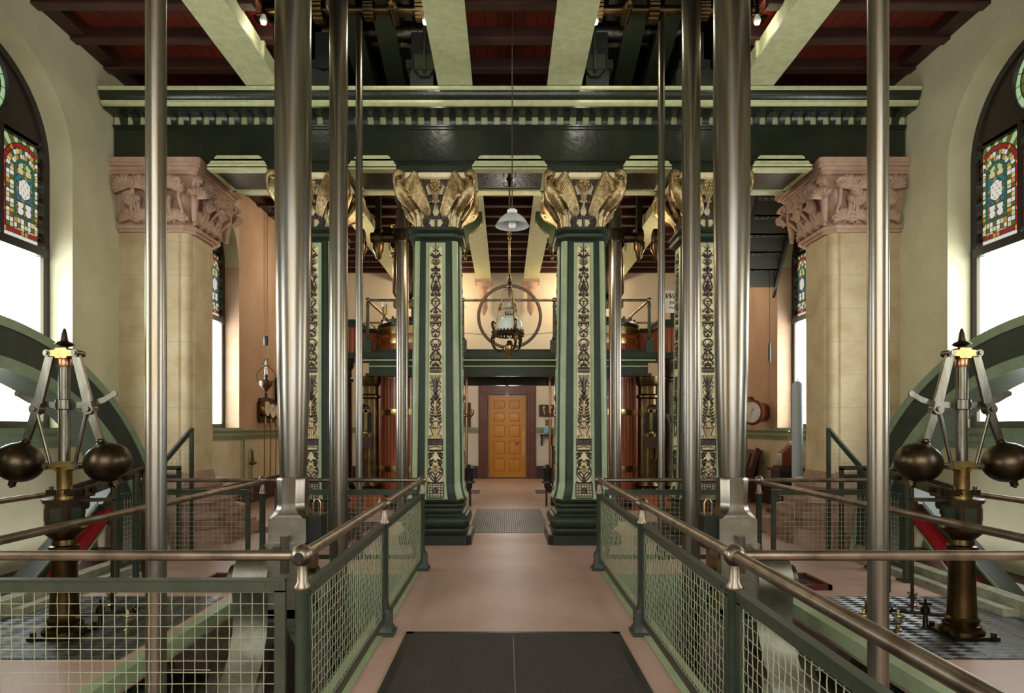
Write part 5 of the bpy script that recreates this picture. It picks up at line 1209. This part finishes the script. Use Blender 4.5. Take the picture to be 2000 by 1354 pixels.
    # plum bench / seat and boards in the passage
# ------------------------------------------------------------------ floor mats
m = thing('rubber_mat', 'large dark grey two-piece mat at the front of the walkway', 'mat', (0, 4, 0))
for x0, x1 in ((-.80, -.004), (.004, .80)): B(x0+.03*(x0 < -.1), x1-.03*(x1 > .1), 1.2, 4.95, 0, .012).obj('mat_half', mat_m, m)
b = B(-.83, -.77, 1.2, 5.0, 0, .009); b.box(.77, .83, 1.2, 5.0, 0, .009); b.box(-.83, .83, 4.95, 5.0, 0, .009); b.obj('mat_border', black, m)
for x in (-.68, .06, .70): MB().cyl((x, 4.86, .012), (x, 4.86, .0135), .012, n=12).obj('eyelet', black, m)
tag(B(-.62, .62, 9.75, 12.6, 0, .008).obj('floor_grille', grate_m), 'grey iron floor grille across the passage between the inner columns', 'grille')

# ------------------------------------------------------------------ hanging lamps
pl = thing('pendant_lamp', 'white glass pendant shade with bulb on a long thin cord over the walkway', 'lamp', (.02, 7.5, 3.9))
px, py = .02, 7.5
MB().lathe([(.035, 4.12), (.055, 4.115), (.1, 4.09), (.155, 4.04), (.19, 3.98), (.2, 3.965), (.195, 3.965), (.15, 4.03), (.1, 4.075), (.05, 4.1)], (px, py, 0), 40).obj('shade', bowl_m, pl)
MB().lathe([(.055, 4.105), (.06, 4.12), (.06, 4.15), (.04, 4.165), (.02, 4.17)], (px, py, 0), 20).obj('gallery_cap', white_e, pl)
MB().lathe([(.015, 4.1), (.02, 4.06), (.045, 4.0), (.045, 3.97), (.03, 3.94), (.004, 3.93)], (px, py, 0), 20).obj('bulb', opal, pl)
MB().cyl((px, py, 4.165), (px, py, 6.8), .007, n=8).obj('cord', rail_m, pl)
def oil_lamp():
    x, y = .0, 9.3
    t = thing('hanging_oil_lamp', 'ornate brass hanging oil lamp with white dome shade between the inner columns', 'lamp', (x, y, 2.6))
    b = MB().lathe([(.012, 3.83), (.012, 5.1)], (x, y, 0), 10); b.lathe([(.02, 4.34), (.03, 4.36), (.018, 4.4), (.03, 4.43), (.02, 4.47)], (x, y, 0), 10); b.obj('hanging_rod', brass, t)
    b = MB().lathe([(.07, 5.215), (.07, 5.2), (.03, 5.17), (.02, 5.1)], (x, y, 0), 16)
    for k in range(4): a = k*PI/2; b.tube([(x, y, 5.12), (x+.05*cos(a), y+.05*sin(a), 5.1), (x+.09*cos(a), y+.09*sin(a), 5.13), (x+.08*cos(a), y+.08*sin(a), 5.16)], .008, 6)
    b.obj('ceiling_hook', bronze, t)
    b = MB().lathe([(.015, 3.62), (.03, 3.64), (.015, 3.67), (.035, 3.70), (.04, 3.715), (.02, 3.73), (.03, 3.76), (.012, 3.8), (.02, 3.82), (.008, 3.85)], (x, y, 0), 16)
    b.lathe([(.004, 3.48), (.014, 3.52), (.022, 3.6), (.03, 3.63)], (x, y, 0), 12); b.obj('crown_finial', brass_d, t)
    for k in range(3):
        a = -PI/2+.35+k*2*PI/3; e = Vector((cos(a), sin(a), 0)); o = Vector((x, y, 0))
        pts = [o+e*.03+Vector((0, 0, 3.62)), o+e*.075+Vector((0, 0, 3.6)), o+e*.10+Vector((0, 0, 3.54)), o+e*.125+Vector((0, 0, 3.42)), o+e*.21+Vector((0, 0, 3.06))]
        b = MB().tube(catmull(pts)[0], .007, 8); c = o+e*.15
        for z, r in ((3.31, .014), (3.34, .028), (3.37, .018), (3.39, .024), (3.42, .012)): b.sphere(o+e*(.125+(3.42-z)*.236)+Vector((0, 0, z)), r, 10)
        b.obj('suspension_arm', brass, t)
        b = MB().tube(*catmull([o+e*.20+Vector((0, 0, 3.12)), o+e*.245+Vector((0, 0, 3.15)), o+e*.25+Vector((0, 0, 3.10)), o+e*.225+Vector((0, 0, 3.0)), o+e*.255+Vector((0, 0, 2.9)), o+e*.24+Vector((0, 0, 2.8)), o+e*.18+Vector((0, 0, 2.73)), o+e*.12+Vector((0, 0, 2.72)), o+e*.09+Vector((0, 0, 2.75)), o+e*.11+Vector((0, 0, 2.78))], [.01, .016, .022, .024, .026, .02, .014, .012, .01, .006]), 8)
        for z, r in ((3.0, .03), (2.93, .036), (2.86, .028)): b.sphere(o+e*.24+Vector((0, 0, z)), r, 8)
        b.obj('scroll_arm', brass_d, t)
    MB().lathe([(.055, 3.23), (.10, 3.215), (.15, 3.17), (.185, 3.10), (.2, 3.0), (.195, 3.0), (.175, 3.1), (.14, 3.16), (.09, 3.205), (.05, 3.22)], (x, y, 0), 36).obj('dome_shade', opal, t)
    b = MB().lathe([(.055, 3.22), (.06, 3.25)], (x, y, 0), 20)
    for k in range(10): a = k*2*PI/10; b.tube([(x+.058*cos(a), y+.058*sin(a), 3.24), (x+.066*cos(a), y+.066*sin(a), 3.275), (x+.06*cos(a), y+.06*sin(a), 3.29)], .006, 5)
    b.obj('shade_coronet', brass_d, t)
    b = MB().torus((x, y, 2.985), .195, .014, n=40, m=8)
    for k in range(24): a = k*2*PI/24; b.sphere((x+.2*cos(a), y+.2*sin(a), 2.965), .02, 8); b.sphere((x+.2*cos(a+.13), y+.2*sin(a+.13), 3.01), .015, 6)
    b.torus((x, y, 2.935), .2, .012, n=40, m=8); b.obj('shade_gallery', brass_d, t)
    MB().lathe([(.018, 2.86), (.022, 2.93), (.03, 2.97), (.02, 3.06), (.018, 3.24)], (x, y, 0), 16).obj('chimney', lamp_glass, t)
    MB().lathe([(.002, 2.6), (.014, 2.615), (.01, 2.64), (.03, 2.665), (.05, 2.69), (.075, 2.71), (.09, 2.74), (.085, 2.79), (.05, 2.81), (.04, 2.85), (.025, 2.87)], (x, y, 0), 24).obj('oil_font', brass, t)
    MB().lathe([(.02, 3.33), (.05, 3.345), (.11, 3.335), (.115, 3.33), (.06, 3.375), (.03, 3.385), (.02, 3.41)], (x, y, 0), 24).obj('smoke_bell', white_e, t)
    return t
oil_lamp()
wl = thing('wall_oil_lamp', 'copper oil lamp hung by pulley wires near the left rear wall', 'lamp', (-4.7, 12.4, 2.3))
lx, ly = -4.7, 12.4
MB().lathe([(.002, 2.28), (.02, 2.3), (.05, 2.34), (.1, 2.4), (.12, 2.43), (.125, 2.5), (.11, 2.52), (.04, 2.54), (.03, 2.58), (.04, 2.6), (.03, 2.63)], (lx, ly, 0), 24).obj('oil_font', mat('tarnished_copper', '#74584a', .35, .9, col2='#4d4540', scale=12), wl)
MB().lathe([(.02, 2.62), (.035, 2.68), (.022, 2.76), (.02, 2.9)], (lx, ly, 0), 14).obj('chimney', lamp_glass, wl)
b = MB()
for q in (-1, 1): b.tube(catmull([(lx+q*.11, ly, 2.47), (lx+q*.17, ly, 2.52), (lx+q*.19, ly, 2.6), (lx+q*.14, ly, 2.7), (lx+q*.05, ly, 2.8), (lx+q*.03, ly, 2.95)])[0], .009, 6)
b.torus((lx, ly, 2.8), .06, .008, n=20, m=6); b.obj('lyre_frame', bronze, wl)
b = MB()
for q in (-.035, 0, .035): b.cyl((lx+q, ly, 2.9 if q else 3.38), (lx+q, ly, 6.55), .004, n=5)
b.obj('wires', bronze, wl)
MB().lathe([(.04, 3.2), (.045, 3.21), (.045, 3.37), (.04, 3.38)], (lx, ly, 0), 14).obj('counterweight', grey_b, wl)
rw = thing('counterweight_cord', 'thin cord with slim counterweight hanging by the right rear wall clock', 'cord', (5.3, 12.9, 2.2))
MB().cyl((5.35, 13.1, 2.2), (5.35, 13.1, 6.55), .006, n=5).obj('cord', bronze, rw); MB().lathe([(.02, 2.95), (.03, 3.0), (.03, 3.3), (.02, 3.35)], (5.35, 13.1, 0), 10).obj('counterweight', iron, rw)

# ------------------------------------------------------------------ things on and by the side walls
def gauge_board(s, y0, y1, z0, z1):
    d = side(s); xw = s*WX; ym = (y0+y1)/2
    t = thing('gauge_board', 'scalloped mahogany board of brass pressure gauges on the %s rear wall' % d, 'gauge board', (xw, ym, z0), 'gauge boards')
    pts = [(y0+.05, z0), (y1-.05, z0), (y1, z0+.12), (y1-.02, (z0+z1)/2), (y1, z1-.12), (y1-.1, z1), (ym, z1+.04), (y0+.1, z1), (y0, z1-.12), (y0+.02, (z0+z1)/2), (y0, z0+.12)]
    MB().prism(pts, 'x', xw, xw-s*.05).obj('board', wood_d, t)
    for k in range(3):
        yy = y0+(y1-y0)*(k+.5)/3; zz = (z0+z1)/2-.0+(.04 if k == 0 else 0)
        b = MB().lathe([(.17, 0), (.18, -s*.02), (.18, -s*.1), (.165, -s*.12)], (xw-s*.05, yy, zz), 28, 'x'); gq = b.obj('gauge_case', brass, t)
        MB().lathe([(.16, -s*.118), (.16, -s*.123)], (xw-s*.05, yy, zz), 28, 'x').obj('dial', dial_m, gq)
        MB().tube([(xw-s*.176, yy, zz-.02), (xw-s*.176, yy+.05, zz+.1)], .006, 4).obj('needle', ink, gq)
        MB().lathe([(.03, z0-.1), (.035, z0), (.02, zz-.17)], (xw-s*.12, yy, 0), 10).obj('gauge_cock', brass, gq)
        MB().tube([(xw-s*.12, yy, z0-.1), (xw-s*.1, yy+.03*k, 1.2), (xw-s*.12, yy-.04, .5), (xw-s*.1, yy, .02)], .012, 6).obj('gauge_pipe', copper, gq)
    B(xw, xw-s*.03, ym-.04, ym+.04, z1+.04, z1+.14).obj('hanger', grey_b, t)
gauge_board(-1, 14.1, 15.1, 1.72, 2.26); gauge_board(1, 14.35, 15.5, 1.74, 2.3)
ck = thing('wall_clock', 'round copper-cased wall clock beside the gauges on the right rear wall', 'clock', (WX, 13.75, 1.9))
Mk = Matrix.Translation((WX-.02, 13.75, 1.93)) @ Matrix.Rotation(.5, 4, 'Z')
b = MB(); b.M = Mk; b.lathe([(.16, .05), (.2, -.05), (.24, -.3), (.27, -.34), (.27, -.38), (.22, -.4)], (0, 0, 0), 36, 'x'); b.obj('clock_case', mat('copper_brown_case', '#6e3826', .35, .4), ck)
b = MB(); b.M = Mk; b.lathe([(.22, -.39), (.22, -.402)], (0, 0, 0), 36, 'x'); dl = b.obj('clock_dial', dial_m, ck)
b = MB(); b.M = Mk; b.tube([(-.408, 0, 0), (-.408, -.06, .09)], .007, 4); b.tube([(-.408, 0, 0), (-.408, .05, -.13)], .005, 4)
for k in range(12): a = k*PI/6; b.tube([(-.405, .17*cos(a), .17*sin(a)), (-.405, .205*cos(a), .205*sin(a))], .004, 4)
b.obj('clock_hands', ink, ck)
bk = thing('box_bracket', 'small dark open box shelf on the left rear wall beside the oil lamp', 'shelf', (-WX, 16, 2.2))
b = B(-WX, -WX+.25, 15.2, 15.8, 2.75, 2.8); b.box(-WX, -WX+.25, 15.2, 15.8, 2.2, 2.25); b.box(-WX, -WX+.25, 15.18, 15.24, 2.25, 2.75); b.box(-WX, -WX+.25, 15.76, 15.82, 2.25, 2.75); b.obj('box_case', dk_green, bk)
MB().sphere((-WX+.13, 15.5, 2.36), .1, 12).obj('handset', black, bk)
# bench
def bench(name, lab, x0, x1, y0, y1, face, m, seat_m, h=1.1):
    t = thing(name, lab, 'bench', ((x0+x1)/2, (y0+y1)/2, 0))
    bx = x1 if face < 0 else x0; fx = x0 if face < 0 else x1
    MB().prism([(bx, .46), (bx-face*-.0+face*.05, .46), (bx+face*.02-face*.12, h), (bx-face*.16, h)], 'y', y0, y1).obj('backrest', m, t)
    B(min(fx, bx), max(fx, bx), y0, y1, .42, .47).obj('seat', seat_m, t)
    for yy in (y0, y1-.05):
        P = [(fx, 0), (fx+face*-.06, 0), (fx-face*.1, .25), (bx+face*.14, .25), (bx+face*.1, 0), (bx, 0), (bx-face*.02, .5), (bx-face*.1, h+.02), (bx-face*.02, h+.06), (bx+face*.1, .75), (fx-face*.08, .68), (fx+face*.02, .6)]
        MB().prism(P, 'y', yy, yy+.05).obj('bench_end', m, t)
    for k in range(4):
        y = y0+(y1-y0)*(k+.5)/4; w_ = (y1-y0)/4-.08
        MB().prism([(bx+face*.055, .58), (bx+face*.075, .58), (bx-face*.06, h-.08), (bx-face*.08, h-.08)], 'y', y-w_/2, y+w_/2).obj('back_panel', wood_d, t)
    return t
bench('wooden_bench', 'curved dark wooden bench under the gauges at the right rear wall', 4.75, 5.3, 13.7, 15.3, -1, mat('bench_oak', '#5a2f1d', .4, col2='#3f2014', scale=4), wood_d, 1.12)
pd = thing('display_pedestal', 'black pedestal table below the right rear window', 'pedestal', (5.2, 12.0, 0))
b = B(4.95, 5.45, 11.75, 12.25, .80, .85); b.obj('top', wood_d, pd); B(5.0, 5.4, 11.8, 12.2, .02, .8).obj('body', black, pd); B(4.93, 5.47, 11.73, 12.27, 0, .05).obj('plinth', black, pd)
mo = thing('telegraph_model', 'small wooden instrument with brass arm on the black pedestal', 'instrument', (5.2, 12.0, .85))
B(5.02, 5.4, 11.85, 12.15, .85, .89).obj('base', wood_d, mo)
MB().prism([(5.08, .89), (5.32, .89), (5.32, 1.24), (5.27, 1.28), (5.08, 1.12)], 'y', 11.9, 12.1).obj('case', mat('red_mahogany', '#6b2a1c', .4), mo)
MB().prism([(5.065, .9), (5.08, .9), (5.08, 1.12), (5.065, 1.1)], 'y', 11.88, 12.12).obj('dial_plate', steel_b, mo)
b = MB().cyl((5.25, 12, 1.25), (5.25, 12, 1.5), .012, n=8); b.sphere((5.25, 12, 1.52), .03, 10); b.cyl((5.25, 12, 1.33), (5.4, 12, 1.33), .012, n=8); b.obj('arm', brass, mo)
tag(MB().lathe([(.05, 0), (.085, .05), (.09, 1.0), (.085, 2.35), (.05, 2.4)], (4.96, 11.0, 0), 18).lathe([(.01, 2.38), (.012, 2.46)], (4.96, 11.0, 0), 6).obj('rolled_banner', banner_m), 'tall pale blue rolled banner standing against the right stone pier', 'banner')
wp = thing('wall_pipe', 'thin grey wall pipe with brass tap below the left rear window', 'pipe', (-WX, 13.3, .3))
b = MB().cyl((-WX+.04, 13.3, .25), (-WX+.04, 13.3, 1.4), .02, n=8); b.cyl((-WX+.04, 13.7, .05), (-WX+.04, 13.7, 1.15), .02, n=8); b.cyl((-WX+.04, 13.3, .25), (-WX+.04, 13.7, .25), .02, n=8); b.obj('pipe', sage, wp)
b = MB().lathe([(.03, .8), (.04, .84), (.03, .9), (.015, 1.1), (.05, 1.11)], (-WX+.06, 13.7, 0), 10); b.cyl((-WX+.1, 13.5, .85), (-WX+.1, 13.75, .85), .03, n=10); b.obj('tap', brass_d, wp)
# ------------------------------------------------------------------ around the door
bb = thing('bell_board', 'brown board with two chrome bells on the back wall right of the door', 'bell board', (1.25, YB, 1.9))
B(1.0, 1.55, YB-.03, YB, 1.95, 2.33).obj('board', wood_d, bb)
for x in (1.15, 1.39): MB().lathe([(.02, -.03), (.06, -.05), (.065, -.06), (.04, -.1), (.015, -.11)], (x, YB, 2.22), 18, 'y').obj('bell', white_e if False else steel_b, bb)
sp = thing('switch_plate', 'square brass switch plate above the small shelf by the door', 'switch', (1.3, YB, 1.68))
B(1.2, 1.4, YB-.015, YB, 1.66, 1.86).obj('plate', brass, sp)
for x in (1.25, 1.35):
    for z in (1.71, 1.81): MB().sphere((x, YB-.02, z), .022, 10).obj('switch_knob', brass_d, sp)
sh = thing('wall_shelf', 'small dark bracket shelf on the back wall right of the door', 'shelf', (1.27, YB, 1.2))
B(1.02, 1.5, YB-.3, YB, 1.36, 1.4).obj('shelf_board', wood_d, sh)
for x in (1.08, 1.4): MB().prism([(YB, 1.05), (YB-.05, 1.05), (YB-.25, 1.36), (YB, 1.36)], 'x', x-.02, x+.02).obj('bracket', wood_d, sh)
tag(B(1.14, 1.36, YB-.2, YB-.19, 1.44, 1.62).box(1.16, 1.18, YB-.22, YB-.17, 1.4, 1.44).box(1.32, 1.34, YB-.22, YB-.17, 1.4, 1.44).obj('leaflet_stand', blue), 'pale blue card standing on the small bracket shelf', 'card')
tag(B(1.62, 2.1, YB-.04, YB, 1.6, 2.75).obj('notice_board', wood_d), 'tall dark notice board on the back wall behind the right copper pipe', 'notice board')
ch = thing('wooden_chair', 'mahogany chair with plum seat back in the passage right of the door', 'chair', (1.5, 17.4, 0))
x, y = 1.45, 17.3
B(x-.22, x+.22, y-.22, y+.22, .42, .48).obj('seat', purple, ch); B(x-.2, x+.2, y+.19, y+.22, .58, 1.05).obj('back_cushion', purple, ch)
for a in (-1, 1):
    MB().lathe([(.025, 0), (.025, 1.1), (.03, 1.12), (.01, 1.16)], (x+a*.22, y+.21, 0), 10).obj('rear_leg', wood_d, ch); MB().lathe([(.02, 0), (.028, .42)], (x+a*.2, y-.2, 0), 10).obj('front_leg', wood_d, ch)
B(x-.2, x+.2, y+.19, y+.22, 1.03, 1.1).obj('top_rail', wood_d, ch)
tag(B(-1.6, -1.15, YB-.04, YB, 1.6, 2.4).obj('notice_board', wood_d), 'small dark notice board on the back wall behind the left copper pipe', 'notice board')
# sign and desk on the right
sg = thing('event_sign', 'white sign with brown lettering above the right valve chest', 'sign', (3.45, 13.25, 3.72))
B(3.14, 3.75, 13.24, 13.27, 3.98, 4.44).obj('panel', notice, sg); B(3.36, 3.44, 13.25, 13.28, 3.70, 3.98).obj('stand', wood_d, sg)
def text(parent, body, loc, size, m, shear=0, name='lettering'):
    cu = bpy.data.curves.new(name, 'FONT'); cu.body = body; cu.size = size; cu.extrude = .002; cu.shear = shear
    o = bpy.data.objects.new(name, cu); C.objects.link(o); cu.materials.append(m); o.parent = parent
    p = Vector(loc)-WL[parent]; bpy.context.view_layer.update()
    me = bpy.data.meshes.new_from_object(o.evaluated_get(bpy.context.evaluated_depsgraph_get())); bpy.data.objects.remove(o)
    o = bpy.data.objects.new(name, me); C.objects.link(o); o.parent = parent; o.location = p; o.rotation_euler = (PI/2, 0, 0); return o
text(sg, 'Wed', (3.22, 13.236, 4.27), .17, ink, .35); text(sg, 'PAP', (3.34, 13.236, 4.15), .1, ink); text(sg, 'PUM', (3.34, 13.236, 4.06), .07, ink)
sr = MB().cyl((3.36, 13.1, 3.7), (3.78, 13.1, 4.75), .028, n=10); tag(sr.obj('slanted_handrail', post_green), 'slanting dark handrail in front of the white lettered sign', 'rail')
ds = thing('reading_desk', 'sloping green slate desk on a post before the right steel column', 'desk', (3.05, 11.9, 0))
MB().prism([(11.75, 1.58), (12.1, 1.82), (12.1, 1.86), (11.72, 1.62)], 'x', 2.98, 3.5).obj('desk_frame', mat('pewter_frame', '#8b8a84', .4, .6), ds)
MB().prism([(11.76, 1.65), (12.06, 1.845), (12.06, 1.85), (11.755, 1.655)], 'x', 3.03, 3.45).obj('slate_panel', slate, ds)
b = B(3.06, 3.42, 11.8, 12.06, 1.5, 1.6); b.obj('bracket', mat('bright_green_paint', '#1f5a36', .4), ds)
MB().lathe([(.14, 0), (.14, .02), (.03, .05), (.03, 1.52)], (3.25, 11.95, 0), 14).obj('desk_post', black, ds)
# perforated iron stair by the right wall
st = thing('iron_staircase', 'dark perforated iron stair rising along the right rear wall', 'staircase', (5.0, 12.6, 4.2))
tread_st = mat('grey_iron_tread', '#6a6a64', .5, .2)
for k in range(5):
    y, z = 12.2+.2*k, 6.0-.3*k; b = MB()
    b.box(4.72, 5.5, y, y+.02, z, z+.03); b.box(4.72, 5.5, y+.27, y+.29, z, z+.03)
    for ix in range(8): b.box(4.72+ix*.11-.022, 4.72+ix*.11+.022, y, y+.29, z, z+.03)
    for iy in range(1, 3): b.box(4.72, 5.5, y+iy*.1-.016, y+iy*.1+.016, z+.005, z+.025)
    b.box(4.72, 5.5, y+.2, y+.21, z-.3, z)
    b.obj('tread', tread_st, st)
MB().prism([(12.1, 6.16), (12.2, 6.2), (13.3, 4.5), (13.3, 4.3), (12.1, 5.95)], 'x', 4.66, 4.72).obj('stringer', grey_b, st)
MB().prism([(12.1, 6.16), (12.2, 6.2), (13.3, 4.5), (13.3, 4.3), (12.1, 5.95)], 'x', 5.48, 5.53).obj('stringer', grey_b, st)

# ------------------------------------------------------------------ hanging brackets and lit lamps behind the inner columns
for s in (-1, 1):
    d = side(s)
    t = thing('scroll_bracket', 'dark green curved bracket hung behind the %s inner column capital' % d, 'bracket', (s*.8, 11.0, 4.5), 'curved motion brackets')
    P = [(.86, 5.3), (.46, 5.3), (.45, 5.16), (.5, 5.06), (.6, 4.98), (.68, 4.9), (.7, 4.8), (.68, 4.72), (.82, 4.72), (.86, 4.8)]
    MB().prism([(s*x, z) for x, z in P], 'y', 10.94, 11.06).obj('bracket_plate', dk_green, t)
    B(s*.62, s*.98, 10.97, 11.03, 5.3, 6.19).obj('hanger', dk_green, t)
    b = B(s*.67, s*.83, 10.9, 11.1, 4.68, 4.73); b.lathe([(.05, 4.62), (.05, 4.68), (.02, 4.66), (.02, 4.56), (.035, 4.53), (.02, 4.48)][::-1], (s*.75, 11, 0), 10); b.obj('bracket_foot', bronze, t)
    l = thing('strip_lamp', 'small lit upright lamp glowing behind the %s inner column' % d, 'lamp', (s*.86, 11.4, 4.9), 'lit lamps behind the columns')
    MB().cyl((s*.84, 11.4, 4.98), (s*.84, 11.4, 5.16), .035, n=12).obj('lamp_tube', lamp_on, l)
    MB().cyl((s*.84, 11.4, 5.16), (s*.84, 11.4, 6.19), .012, n=8).obj('lamp_stem', bronze, l)
